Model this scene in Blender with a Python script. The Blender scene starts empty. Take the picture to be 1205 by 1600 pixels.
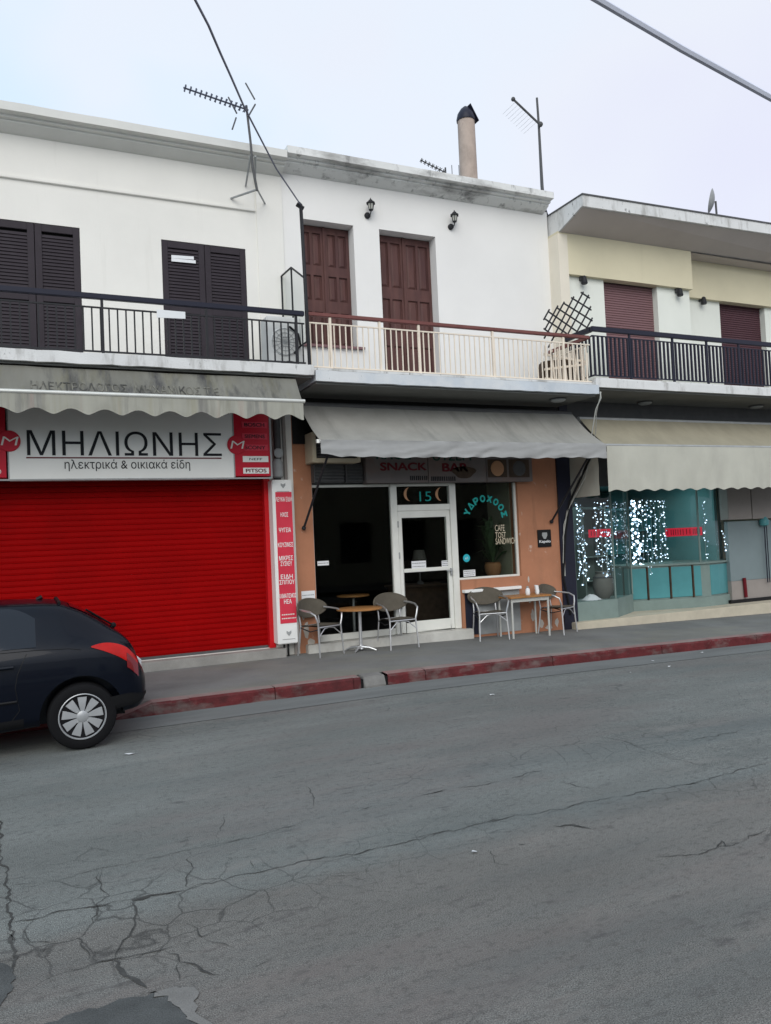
import bpy, bmesh, math, random
from math import sin, cos, pi, radians, sqrt
from mathutils import Vector, Matrix, noise
random.seed(7)
sc = bpy.context.scene
col = sc.collection

# ------------------------------------------------------------------ camera
FPX, CXP, CYP, EYE = 1235.0, 602.5, 800.0, 1.8
Xc = Vector((2658, 75, -FPX)).normalized()
Zc = Vector((-.045, 1, 0))
Zc.z = -(Xc.x*Zc.x + Xc.y*Zc.y)/Xc.z
Zc.normalize()
Yc = Zc.cross(Xc)
ROT = Matrix((Xc, Yc, Zc))
cd = bpy.data.cameras.new('camera')
cam = bpy.data.objects.new('camera', cd)
col.objects.link(cam)
cd.sensor_width = 36; cd.sensor_fit = 'AUTO'
cd.lens = 36*FPX/1600
cd.clip_start = .05; cd.clip_end = 2000
cam.matrix_world = Matrix.Translation((0, 0, EYE)) @ ROT.to_4x4()
sc.camera = cam

# ------------------------------------------------------------------ world
w = bpy.data.worlds.new('World'); sc.world = w; w.use_nodes = True
SUN_EL, SUN_AZ = radians(33), radians(208)     # azimuth: direction the light comes from, clockwise from +Y
nt = w.node_tree; nt.nodes.clear()
o_ = nt.nodes.new('ShaderNodeOutputWorld'); bg = nt.nodes.new('ShaderNodeBackground')
sky = nt.nodes.new('ShaderNodeTexSky'); sky.sky_type = 'NISHITA'; sky.sun_disc = False
sky.sun_elevation = SUN_EL; sky.sun_rotation = SUN_AZ
tc = nt.nodes.new('ShaderNodeTexCoord')
nz = nt.nodes.new('ShaderNodeTexNoise'); nz.inputs['Scale'].default_value = 3.0; nz.inputs['Detail'].default_value = 3
cr = nt.nodes.new('ShaderNodeValToRGB')
e = cr.color_ramp.elements
e[0].position = .36; e[0].color = (.74, .94, 1.14, 1)
e[1].position = .78; e[1].color = (.86, .87, 1.04, 1)
m_ = e.new(.48); m_.color = (.90, .975, 1.08, 1)
m_ = e.new(.60); m_.color = (.92, .955, 1.05, 1)
sx = nt.nodes.new('ShaderNodeSeparateXYZ'); nt.links.new(tc.outputs['Generated'], sx.inputs[0])
sm = nt.nodes.new('ShaderNodeMath'); sm.operation = 'MULTIPLY_ADD'; sm.inputs[1].default_value = .42; sm.inputs[2].default_value = .11
nt.links.new(sx.outputs['X'], sm.inputs[0])
sa_ = nt.nodes.new('ShaderNodeMath'); sa_.operation = 'ADD'; nt.links.new(sm.outputs[0], sa_.inputs[0]); nh = nt.nodes.new('ShaderNodeMath'); nh.operation = 'MULTIPLY'; nh.inputs[1].default_value = .55; nt.links.new(nz.outputs['Fac'], nh.inputs[0]); nt.links.new(nh.outputs[0], sa_.inputs[1])
vm = nt.nodes.new('ShaderNodeMixRGB'); vm.blend_type = 'MULTIPLY'; vm.inputs[0].default_value = 1
vm.inputs[2].default_value = (8.0, 8.0, 8.0, 1)
mx = nt.nodes.new('ShaderNodeMixRGB'); mx.inputs[0].default_value = .9
nt.links.new(tc.outputs['Generated'], nz.inputs['Vector'])
nt.links.new(sa_.outputs[0], cr.inputs[0]); nt.links.new(cr.outputs[0], vm.inputs[1])
nt.links.new(sky.outputs[0], mx.inputs[1]); nt.links.new(vm.outputs[0], mx.inputs[2])
nt.links.new(mx.outputs[0], bg.inputs[0]); bg.inputs[1].default_value = .1
nt.links.new(bg.outputs[0], o_.inputs[0])

sl = bpy.data.lights.new('sun', 'SUN'); sl.energy = 1.55; sl.angle = radians(50); sl.color = (1, .94, .86)
so = bpy.data.objects.new('sun', sl); col.objects.link(so)
dirv = Vector((sin(SUN_AZ)*cos(SUN_EL), cos(SUN_AZ)*cos(SUN_EL), sin(SUN_EL)))
so.rotation_euler = dirv.to_track_quat('Z', 'Y').to_euler()

vs = sc.view_settings
vs.view_transform = 'Standard'; vs.look = 'None'; vs.gamma = 1; vs.exposure = 0.31
sc.cycles.max_bounces = 6

# ------------------------------------------------------------------ planes of the place (metres)
F = 11.36        # facade
S = 10.20        # balcony edge of left and middle houses
SR = 10.29       # balcony edge of right house
XL, XR = 3.77, 8.73
KY = 9.0         # kerb face

def P(px, py, Y):
    d = ROT @ Vector((px-CXP, -(py-CYP), -FPX))
    t = Y/d.y
    return Vector((d.x*t, Y, EYE + d.z*t))
def G(px, py, z=0.0):
    d = ROT @ Vector((px-CXP, -(py-CYP), -FPX))
    t = (z-EYE)/d.z
    return Vector((d.x*t, d.y*t, z))
def gz(x):
    t = x-4.2
    if t <= 0: return 0.0
    return -.019*(sqrt(t*t+.8)-sqrt(.8))
def pz(x, y):                                   # top of the pavement
    u = min(max((y-KY)/(F-KY), 0), 1)
    z = .14 + .03*u
    k = min(max((1.25-x)/.3, 0), 1)             # lowered in front of the shutter
    low = .02 + .15*min(max((y-9.75)/1.2, 0), 1)
    return z*(1-k) + low*k + gz(x)

# ------------------------------------------------------------------ materials
def nd(t, n, **k):
    x = t.nodes.new(n)
    for a, b in k.items(): setattr(x, a, b)
    return x
def M(name, colr, rough=.7, var=.12, scale=3.0, metal=0, bump=0, bscale=60, stretch=(1, 1, 1), stain=None, fine=0, spec=.18, coat=0, local=False):
    m = bpy.data.materials.new(name); m.use_nodes = True
    t = m.node_tree; b = t.nodes['Principled BSDF']
    b.inputs['Roughness'].default_value = rough; b.inputs['Metallic'].default_value = metal
    b.inputs['Specular IOR Level'].default_value = spec
    if coat: b.inputs['Coat Weight'].default_value = coat; b.inputs['Coat Roughness'].default_value = .04
    c = tuple(colr)+(1,)
    if local:
        g = nd(t, 'ShaderNodeTexCoord'); src = g.outputs['Object']
    else:
        g = nd(t, 'ShaderNodeNewGeometry'); src = g.outputs['Position']
    mp = nd(t, 'ShaderNodeMapping'); mp.inputs['Scale'].default_value = stretch
    t.links.new(src, mp.inputs['Vector'])
    out = None
    n1 = nd(t, 'ShaderNodeTexNoise'); n1.inputs['Scale'].default_value = scale; n1.inputs['Detail'].default_value = 6; n1.inputs['Roughness'].default_value = .6
    t.links.new(mp.outputs[0], n1.inputs['Vector'])
    r = nd(t, 'ShaderNodeMapRange'); r.inputs[1].default_value = .3; r.inputs[2].default_value = .7
    r.inputs[3].default_value = 1-var; r.inputs[4].default_value = 1+var
    t.links.new(n1.outputs['Fac'], r.inputs[0])
    mu = nd(t, 'ShaderNodeMixRGB', blend_type='MULTIPLY'); mu.inputs[0].default_value = 1; mu.inputs[1].default_value = c
    t.links.new(r.outputs[0], mu.inputs[2]); out = mu.outputs[0]
    if fine:
        n2 = nd(t, 'ShaderNodeTexNoise'); n2.inputs['Scale'].default_value = 180; n2.inputs['Detail'].default_value = 2
        t.links.new(src, n2.inputs['Vector'])
        r2 = nd(t, 'ShaderNodeMapRange'); r2.inputs[1].default_value = .3; r2.inputs[2].default_value = .7
        r2.inputs[3].default_value = 1-fine; r2.inputs[4].default_value = 1+fine
        t.links.new(n2.outputs['Fac'], r2.inputs[0])
        m2 = nd(t, 'ShaderNodeMixRGB', blend_type='MULTIPLY'); m2.inputs[0].default_value = 1
        t.links.new(out, m2.inputs[1]); t.links.new(r2.outputs[0], m2.inputs[2]); out = m2.outputs[0]
    if stain:                                   # list of (colour, scale, stretch, lo, hi, amount)
        for (sc_, ss, st, lo, hi, am) in stain:
            mp2 = nd(t, 'ShaderNodeMapping'); mp2.inputs['Scale'].default_value = st
            mp2.inputs['Location'].default_value = (ss*1.7, lo*9, hi*5)
            t.links.new(src, mp2.inputs['Vector'])
            n3 = nd(t, 'ShaderNodeTexNoise'); n3.inputs['Scale'].default_value = ss; n3.inputs['Detail'].default_value = 8; n3.inputs['Roughness'].default_value = .65
            t.links.new(mp2.outputs[0], n3.inputs['Vector'])
            r3 = nd(t, 'ShaderNodeMapRange'); r3.inputs[1].default_value = lo; r3.inputs[2].default_value = hi
            r3.inputs[3].default_value = 0; r3.inputs[4].default_value = am
            t.links.new(n3.outputs['Fac'], r3.inputs[0])
            m3 = nd(t, 'ShaderNodeMixRGB'); m3.inputs[2].default_value = tuple(sc_)+(1,)
            t.links.new(r3.outputs[0], m3.inputs[0]); t.links.new(out, m3.inputs[1]); out = m3.outputs[0]
    t.links.new(out, b.inputs['Base Color'])
    if bump:
        n4 = nd(t, 'ShaderNodeTexNoise'); n4.inputs['Scale'].default_value = bscale; n4.inputs['Detail'].default_value = 4
        t.links.new(src, n4.inputs['Vector'])
        bp = nd(t, 'ShaderNodeBump'); bp.inputs['Strength'].default_value = bump; bp.inputs['Distance'].default_value = .01
        t.links.new(n4.outputs['Fac'], bp.inputs['Height']); t.links.new(bp.outputs[0], b.inputs['Normal'])
    return m
def emit(name, c, s):
    m = bpy.data.materials.new(name); m.use_nodes = True; t = m.node_tree; t.nodes.clear()
    o = nd(t, 'ShaderNodeOutputMaterial'); e = nd(t, 'ShaderNodeEmission')
    e.inputs[0].default_value = tuple(c)+(1,); e.inputs[1].default_value = s
    t.links.new(e.outputs[0], o.inputs[0]); return m
def glass(name, tint=(.8, .85, .85), refl=1.0):
    m = bpy.data.materials.new(name); m.use_nodes = True; t = m.node_tree; t.nodes.clear()
    o = nd(t, 'ShaderNodeOutputMaterial'); tr = nd(t, 'ShaderNodeBsdfTransparent'); tr.inputs[0].default_value = tuple(tint)+(1,)
    gl = nd(t, 'ShaderNodeBsdfGlossy'); gl.inputs['Roughness'].default_value = .02
    lw = nd(t, 'ShaderNodeLayerWeight'); lw.inputs[0].default_value = .5
    f = nd(t, 'ShaderNodeMath', operation='POWER'); f.inputs[1].default_value = 4.5; t.links.new(lw.outputs['Facing'], f.inputs[0])
    mm = nd(t, 'ShaderNodeMath', operation='MULTIPLY_ADD'); mm.inputs[1].default_value = refl*.8; mm.inputs[2].default_value = .035*refl
    x = nd(t, 'ShaderNodeMixShader')
    t.links.new(f.outputs[0], mm.inputs[0]); t.links.new(mm.outputs[0], x.inputs[0])
    t.links.new(tr.outputs[0], x.inputs[1]); t.links.new(gl.outputs[0], x.inputs[2]); t.links.new(x.outputs[0], o.inputs[0])
    return m

streak = lambda c, lo=.55, hi=.8, am=.6: (c, 3.0, (1.6, 1.6, .16), lo, hi, am)
mat = dict(
 wallL=M('cream_white_paint', (.765, .745, .695), .8, .035, 1.2, bump=.15, bscale=90, stain=[streak((.50, .48, .42), .6, .85, .30)]),
 wallM=M('white_paint', (.765, .75, .725), .8, .03, 1.0, bump=.15, bscale=90, stain=[streak((.52, .50, .46), .62, .85, .25)]),
 wallR=M('pale_green_white_paint', (.74, .755, .69), .8, .03, 1.4, bump=.12, bscale=90, stain=[streak((.5, .48, .40), .6, .85, .25)]),
 bandR=M('yellow_ochre_paint', (.66, .60, .43), .8, .05, 1.2, bump=.12, bscale=90, stain=[streak((.45, .40, .28), .6, .85, .3)]),
 sideR=M('cream_paint', (.74, .68, .57), .8, .05, 1.5, bump=.12, bscale=90),
 terra=M('terracotta_paint', (.43, .195, .112), .8, .10, 2.0, bump=.2, bscale=70, stain=[((.30, .16, .10), 2.2, (1, 1, .6), .55, .75, .5), ((.62, .52, .45), 5, (1, 1, .7), .63, .70, .7), ((.20, .10, .06), 3, (2, 2, .2), .58, .75, .6)]),
 corn=M('cornice_paint', (.66, .655, .62), .8, .05, 2, bump=.2, stain=[((.40, .39, .36), 2.5, (.5, 1, 1.4), .55, .8, .4)]),
 cornM=M('stained_cornice_paint', (.70, .70, .68), .85, .06, 2, bump=.3, stain=[((.22, .21, .20), 2.2, (.5, 1, 1.2), .52, .68, .7), ((.05, .05, .05), 7, (1, 1, .35), .56, .70, .7), ((.03, .03, .035), 1.1, (.7, 1, 2.6), .60, .68, .8)]),
 slab=M('slab_edge_paint', (.66, .66, .65), .8, .06, 2.5, bump=.3, stain=[((.30, .29, .27), 4, (1.2, 1, .3), .52, .68, .7), ((.04, .04, .04), 9, (1, 1, .5), .62, .70, .85), ((.05, .05, .05), 3, (.8, 1, 1.5), .64, .70, .8)]),
 slabgrey=M('slab_edge_grey_paint', (.52, .56, .60), .8, .08, 2.5, bump=.3, stain=[((.70, .70, .69), 1.6, (.6, 1, .5), .45, .6, .7), ((.05, .05, .05), 12, (1, 1, .5), .66, .74, .8)]),
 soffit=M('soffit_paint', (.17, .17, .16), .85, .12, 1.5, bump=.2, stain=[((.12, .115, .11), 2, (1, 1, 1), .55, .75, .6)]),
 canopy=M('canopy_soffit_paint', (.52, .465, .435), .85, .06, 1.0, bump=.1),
 concrete=M('concrete', (.30, .29, .27), .9, .15, 3, bump=.3, fine=.15),
 roofing=M('roof_felt', (.25, .24, .23), .9, .2, 2),
 asphalt=None,
 pave=M('pavement_concrete', (.175, .176, .170), .9, .16, 1.3, bump=.35, bscale=120, fine=.22, stain=[((.10, .10, .10), 1.4, (.6, 1, 1), .56, .75, .5), ((.26, .25, .18), .5, (.5, 1, 1), .5, .7, .5)]),
 kerbred=M('worn_red_kerb_paint', (.115, .022, .024), .75, .35, 5, bump=.5, bscale=80, fine=.3, stain=[((.17, .14, .13), 5, (.5, 1, 1), .50, .66, .75), ((.04, .02, .02), 3, (.5, 1, 1), .5, .7, .7)]),
 kerbtop=M('faded_red_kerb_top', (.26, .165, .155), .85, .2, 4, bump=.3, bscale=80, fine=.2, stain=[((.24, .22, .20), 3, (.4, 1, 1), .45, .65, .85)]),
 gutter=M('gutter_concrete', (.165, .174, .170), .9, .15, 2, bump=.3, fine=.2, stretch=(.3, 1.5, 1), stain=[((.10, .11, .10), 1.6, (.35, 1.5, 1), .55, .75, .6)]),
 redshut=M('red_shutter_paint', (.29, .0008, .0012), .65, .10, 2.2, spec=.06, stretch=(.6, 1, 1), bump=.35, bscale=3.5, stain=[((.20, .001, .0015), 1.5, (.5, 1, .8), .5, .75, .6), ((.36, .008, .009), 2.6, (.8, 1, .25), .62, .8, .4)]),
 redtrim=M('red_trim_paint', (.52, .010, .014), .4, .06, 3),
 redpan=M('red_sign_panel', (.50, .012, .030), .35, .05, 3),
 redsun=M('sun_faded_red_panel', (.62, .045, .075), .4, .08, 2),
 white=M('white_enamel', (.80, .80, .78), .35, .03, 3),
 whitesign=M('white_sign_panel', (.80, .80, .76), .35, .025, 2),
 doorw=M('white_aluminium', (.74, .74, .69), .4, .05, 5, stain=[((.45, .43, .36), 6, (1, 1, .6), .62, .8, .5)]),
 marble=M('marble_step', (.55, .54, .50), .5, .12, 2.5, stain=[((.32, .30, .27), 3, (1, 1, .6), .5, .75, .6)]),
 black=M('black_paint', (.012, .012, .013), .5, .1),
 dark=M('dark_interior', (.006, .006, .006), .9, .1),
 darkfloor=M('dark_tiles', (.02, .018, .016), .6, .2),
 textk=M('black_lettering', (.012, .013, .016), .5, .03),
 textred=M('dark_red_lettering', (.13, .010, .016), .5, .03),
 shutter=M('dark_brown_shutter_paint', (.034, .027, .033), .55, .12, 3, stain=[((.06, .055, .06), 3, (1, 1, .4), .55, .8, .5)]),
 wood=M('brown_wood_varnish', (.105, .050, .044), .5, .22, 4, stretch=(3, 3, .5), stain=[((.065, .032, .034), 2, (2, 2, .5), .45, .7, .7)]),
 woodrail=M('brown_rail_paint', (.17, .065, .058), .5, .12, 5),
 rollbrown=M('brown_plastic_slats', (.205, .115, .120), .5, .08, 2, stretch=(.4, 1, 1)),
 rollbrown2=M('dark_brown_plastic_slats', (.088, .040, .048), .5, .08, 2, stretch=(.4, 1, 1)),
 navy=M('dark_rail_paint', (.020, .021, .035), .4, .08),
 ironblk=M('dark_iron', (.025, .025, .028), .5, .12),
 cream=M('cream_rail_paint', (.76, .67, .56), .5, .08, 6, stain=[((.40, .22, .12), 9, (1, 1, .5), .68, .8, .6)]),
 creamw=M('pale_rail_paint', (.74, .71, .66), .5, .06, 6),
 awnL=M('weathered_awning_cloth', (.33, .325, .28), .85, .14, 2, stretch=(2.2, 1, .3), stain=[((.10, .095, .10), 1.6, (2.0, 1, .15), .50, .68, .9), ((.22, .20, .12), 1.9, (3.0, 1, .15), .52, .7, .5), ((.40, .27, .24), 2.2, (2.5, 1, .15), .58, .75, .5)]),
 awnL2=M('dirty_awning_cloth', (.175, .172, .15), .85, .16, 2, stretch=(2.2, 1, .3), stain=[((.05, .05, .055), 1.3, (2.0, 1, .1), .50, .64, .9), ((.15, .14, .08), 1.9, (3.0, 1, .12), .52, .7, .5)]),
 awnM=M('grey_awning_cloth', (.285, .28, .255), .85, .10, 2.5, bump=.5, bscale=5, stretch=(1, 1, .6), stain=[((.19, .19, .175), 1.6, (2.2, .5, .25), .5, .7, .7)]),
 awnMs=M('awning_seam_cloth', (.20, .20, .19), .85, .1),
 awnMv=M('grey_valance_cloth', (.33, .33, .325), .75, .06, 4),
 awnR=M('beige_awning_cloth', (.46, .452, .39), .85, .06, 2, stain=[((.36, .35, .31), 1.5, (1.5, 1, .5), .5, .75, .5)]),
 awnRy=M('yellowed_awning_cloth', (.30, .275, .205), .85, .10, 2, stretch=(1.5, 1, .4)),
 alum=M('brushed_aluminium', (.60, .60, .60), .38, .06, 8, metal=.85, local=True),
 tubew=M('pale_metal_tube', (.62, .62, .58), .35, .06, 8, metal=.4),
 weave=None,
 tabletop=M('orange_wood_tabletop', (.36, .17, .06), .4, .2, 6, stretch=(1, 4, 4)),
 grey=M('grey_metal', (.33, .34, .34), .5, .12, 6),
 greyd=M('dark_grey_metal', (.09, .09, .092), .55, .12, 6),
 acw=M('ac_casing', (.60, .61, .60), .5, .06, 5, stain=[((.40, .38, .34), 4, (1, 1, .5), .55, .8, .4)]),
 cable=M('cable_rubber', (.10, .11, .15), .7, .1),
 cablew=M('weathered_wire', (.20, .21, .27), .7, .08),
 cablefar=M('grey_cable_sheath', (.62, .64, .74), .7, .08),
 cableg=M('pale_cable', (.40, .40, .37), .7, .1),
 frost=glass('divider_glass', (.86, .88, .86), .6),
 glass=glass('window_glass', (.82, .86, .86), .9),
 gdark=glass('tinted_window_glass', (.76, .78, .77), .22),
 teal=M('teal_panel', (.085, .27, .29), .3, .14, 1.5),
 tealw=M('teal_interior_wall', (.15, .32, .32), .7, .10, 1.5),
 tealb=M('grey_green_base', (.20, .26, .24), .6, .10, 3),
 panelg=M('grey_blue_panel', (.21, .26, .27), .6, .07, 1.5),
 panelp=M('taupe_panel', (.30, .27, .25), .7, .08, 2),
 beigestep=M('beige_tile_step', (.52, .47, .37), .6, .10, 4),
 chim=M('chimney_render', (.42, .34, .29), .9, .14, 4, bump=.4, stain=[((.20, .16, .14), 3.5, (1, 1, .4), .5, .7, .6)]),
 tealtxt=M('turquoise_lettering', (.02, .36, .33), .5, .04),
 creamtxt=M('cream_lettering', (.62, .54, .40), .5, .04),
 crescent=M('orange_crescent', (.50, .27, .15), .5, .05),
 paper=M('white_paper', (.74, .75, .76), .7, .04),
 blue=M('turquoise_sticker', (.03, .42, .50), .5, .05),
 pot=M('clay_pot', (.30, .15, .07), .7, .15),
 leaf=M('plant_leaf', (.035, .07, .03), .5, .3, 8),
 greenwall=M('olive_interior_wall', (.36, .37, .27), .8, .08),
 carpaint=M('dark_blue_car_paint', (.0016, .003, .008), .3, .04, 2, spec=.15, coat=.20, local=True),
 carglass=M('tinted_car_glass', (.006, .007, .012), .06, .02, spec=.5, local=True),
 carblack=M('black_car_plastic', (.008, .008, .009), .55, .1, local=True),
 tyre=M('tyre_rubber', (.006, .006, .007), .8, .1, local=True),
 rim=M('silver_wheel_cover', (.42, .43, .44), .35, .05, 6, metal=.35, local=True),
 taillamp=M('red_lamp_lens', (.42, .004, .002), .25, .12, 9, spec=.25, coat=.15, local=True),
 lampd=M('dark_red_lens', (.16, .008, .012), .15, .1, 9, coat=.6, local=True),
 lampglass=M('lantern_glass', (.42, .42, .38), .2, .1, 9),
 bulb=emit('fairy_light', (.62, .82, 1.0), 3.0),
 bulbd=emit('dim_fairy_light', (.40, .62, .85), .8),
 bulbs=emit('bright_fairy_light', (.62, .84, 1.0), 5.0),
 ceil=emit('shop_ceiling_lamp', (.62, .95, 1.0), 4.5),
 neon=emit('red_window_lettering', (.85, .03, .07), .5),
 vase=M('stone_vase', (.16, .155, .14), .8, .12),
 brown=M('dark_brown_photo', (.07, .045, .03), .5, .3, 9),
 snack=M('sign_board_grey_pink', (.17, .15, .145), .6, .12, 2.5, stain=[((.22, .13, .10), 1.5, (1, 1, 1.6), .5, .7, .5)]),
)
def weave_mat():
    m = M('grey_brown_weave', (.118, .104, .082), .75, .12, 8, local=True)
    t = m.node_tree; b = t.nodes['Principled BSDF']
    g = nd(t, 'ShaderNodeTexCoord')
    ck = nd(t, 'ShaderNodeTexWave'); ck.inputs['Scale'].default_value = 40; ck.bands_direction = 'X'
    ck2 = nd(t, 'ShaderNodeTexWave'); ck2.inputs['Scale'].default_value = 40; ck2.bands_direction = 'Z'
    ad = nd(t, 'ShaderNodeMath', operation='ADD')
    t.links.new(g.outputs['Object'], ck.inputs[0]); t.links.new(g.outputs['Object'], ck2.inputs[0])
    t.links.new(ck.outputs['Fac'], ad.inputs[0]); t.links.new(ck2.outputs['Fac'], ad.inputs[1])
    bp = nd(t, 'ShaderNodeBump'); bp.inputs['Strength'].default_value = .5; bp.inputs['Distance'].default_value = .004
    t.links.new(ad.outputs[0], bp.inputs['Height']); t.links.new(bp.outputs[0], b.inputs['Normal'])
    return m
mat['weave'] = weave_mat()
def asphalt_mat():
    m = M('worn_asphalt', (.180, .190, .180), .88, .22, .9, stretch=(.35, 1.2, 1), bump=1.0, bscale=110, fine=.7,
          stain=[((.180, .166, .158), .55, (.35, 1.3, 1), .48, .62, .75),
                 ((.118, .140, .140), .8, (.22, 1.6, 1), .52, .7, .6),
                 ((.075, .075, .077), 11, (.45, 1.3, 1), .58, .70, .6), ((.10, .105, .10), 30, (.7, 1, 1), .52, .64, .6), ((.23, .225, .21), 3.2, (.5, 1.2, 1), .56, .72, .55),
                 ((.26, .26, .25), 60, (1, 1, 1), .68, .74, .4)])
    t = m.node_tree; b = t.nodes['Principled BSDF']
    # crazed hairline cracks, only in worn zones
    g = nd(t, 'ShaderNodeNewGeometry')
    wn = nd(t, 'ShaderNodeTexNoise'); wn.inputs['Scale'].default_value = 3; wn.inputs['Detail'].default_value = 4
    t.links.new(g.outputs['Position'], wn.inputs['Vector'])
    mixv = nd(t, 'ShaderNodeMixRGB'); mixv.inputs[0].default_value = .14
    t.links.new(g.outputs['Position'], mixv.inputs[1]); t.links.new(wn.outputs['Color'], mixv.inputs[2])
    vo = nd(t, 'ShaderNodeTexVoronoi', feature='DISTANCE_TO_EDGE'); vo.inputs['Scale'].default_value = 3.6
    t.links.new(mixv.outputs[0], vo.inputs['Vector'])
    r = nd(t, 'ShaderNodeMapRange'); r.inputs[1].default_value = .004; r.inputs[2].default_value = .022; r.inputs[3].default_value = 1; r.inputs[4].default_value = 0
    t.links.new(vo.outputs['Distance'], r.inputs[0])
    zn = nd(t, 'ShaderNodeTexNoise'); zn.inputs['Scale'].default_value = .9; zn.inputs['Detail'].default_value = 5
    mp = nd(t, 'ShaderNodeMapping'); mp.inputs['Scale'].default_value = (.6, 1.2, 1); mp.inputs['Location'].default_value = (.4, 3.1, 0)
    t.links.new(g.outputs['Position'], mp.inputs['Vector']); t.links.new(mp.outputs[0], zn.inputs['Vector'])
    r2 = nd(t, 'ShaderNodeMapRange'); r2.inputs[1].default_value = .54; r2.inputs[2].default_value = .66; r2.inputs[4].default_value = .55
    t.links.new(zn.outputs['Fac'], r2.inputs[0])
    zone = r2.outputs[0]
    for (cx, cy, rx, ry, amt) in ((.55, 3.62, 1.0, .55, .55), (1.75, 3.75, .8, .4, .3), (3.9, 4.7, 1.2, .4, .4)):
        mz = nd(t, 'ShaderNodeMapping'); mz.inputs['Scale'].default_value = (1/rx, 1/ry, 0); mz.inputs['Location'].default_value = (-cx/rx, -cy/ry, 0)
        t.links.new(mixv.outputs[0], mz.inputs['Vector'])
        ln_ = nd(t, 'ShaderNodeVectorMath', operation='LENGTH'); t.links.new(mz.outputs[0], ln_.inputs[0])
        rz = nd(t, 'ShaderNodeMapRange'); rz.inputs[1].default_value = .5; rz.inputs[2].default_value = 1.1; rz.inputs[3].default_value = amt; rz.inputs[4].default_value = 0
        t.links.new(ln_.outputs['Value'], rz.inputs[0])
        mxx = nd(t, 'ShaderNodeMath', operation='MAXIMUM'); t.links.new(zone, mxx.inputs[0]); t.links.new(rz.outputs[0], mxx.inputs[1]); zone = mxx.outputs[0]
    mm = nd(t, 'ShaderNodeMath', operation='MULTIPLY'); t.links.new(r.outputs[0], mm.inputs[0]); t.links.new(zone, mm.inputs[1])
    mc = nd(t, 'ShaderNodeMixRGB'); mc.inputs[2].default_value = (.03, .03, .03, 1)
    old = b.inputs['Base Color'].links[0].from_socket
    # near lane resurfaced in browner asphalt up to the long seam
    sp = nd(t, 'ShaderNodeSeparateXYZ'); t.links.new(g.outputs['Position'], sp.inputs[0])
    sn = nd(t, 'ShaderNodeMath', operation='MULTIPLY_ADD'); sn.inputs[1].default_value = .35; t.links.new(wn.outputs['Fac'], sn.inputs[0]); t.links.new(sp.outputs['Y'], sn.inputs[2])
    ml = nd(t, 'ShaderNodeMapRange'); ml.inputs[1].default_value = 4.22; ml.inputs[2].default_value = 4.42; ml.inputs[3].default_value = .55; ml.inputs[4].default_value = 0
    t.links.new(sn.outputs[0], ml.inputs[0])
    ln = nd(t, 'ShaderNodeMixRGB', blend_type='MULTIPLY'); ln.inputs[2].default_value = (.98, .84, .80, 1)
    t.links.new(ml.outputs[0], ln.inputs[0]); t.links.new(old, ln.inputs[1]); old = ln.outputs[0]
    t.links.new(mm.outputs[0], mc.inputs[0]); t.links.new(old, mc.inputs[1]); t.links.new(mc.outputs[0], b.inputs['Base Color'])
    return m
mat['asphalt'] = asphalt_mat()
mat['crack'] = M('crack_dirt', (.062, .062, .059), .95, .3, 20)
mat['patch'] = M('dark_asphalt_patch', (.082, .086, .085), .9, .2, 6, bump=.5, bscale=140, fine=.25)
mat['cement'] = M('cement_strip', (.19, .185, .175), .9, .15, 5, bump=.3, fine=.15)

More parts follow.
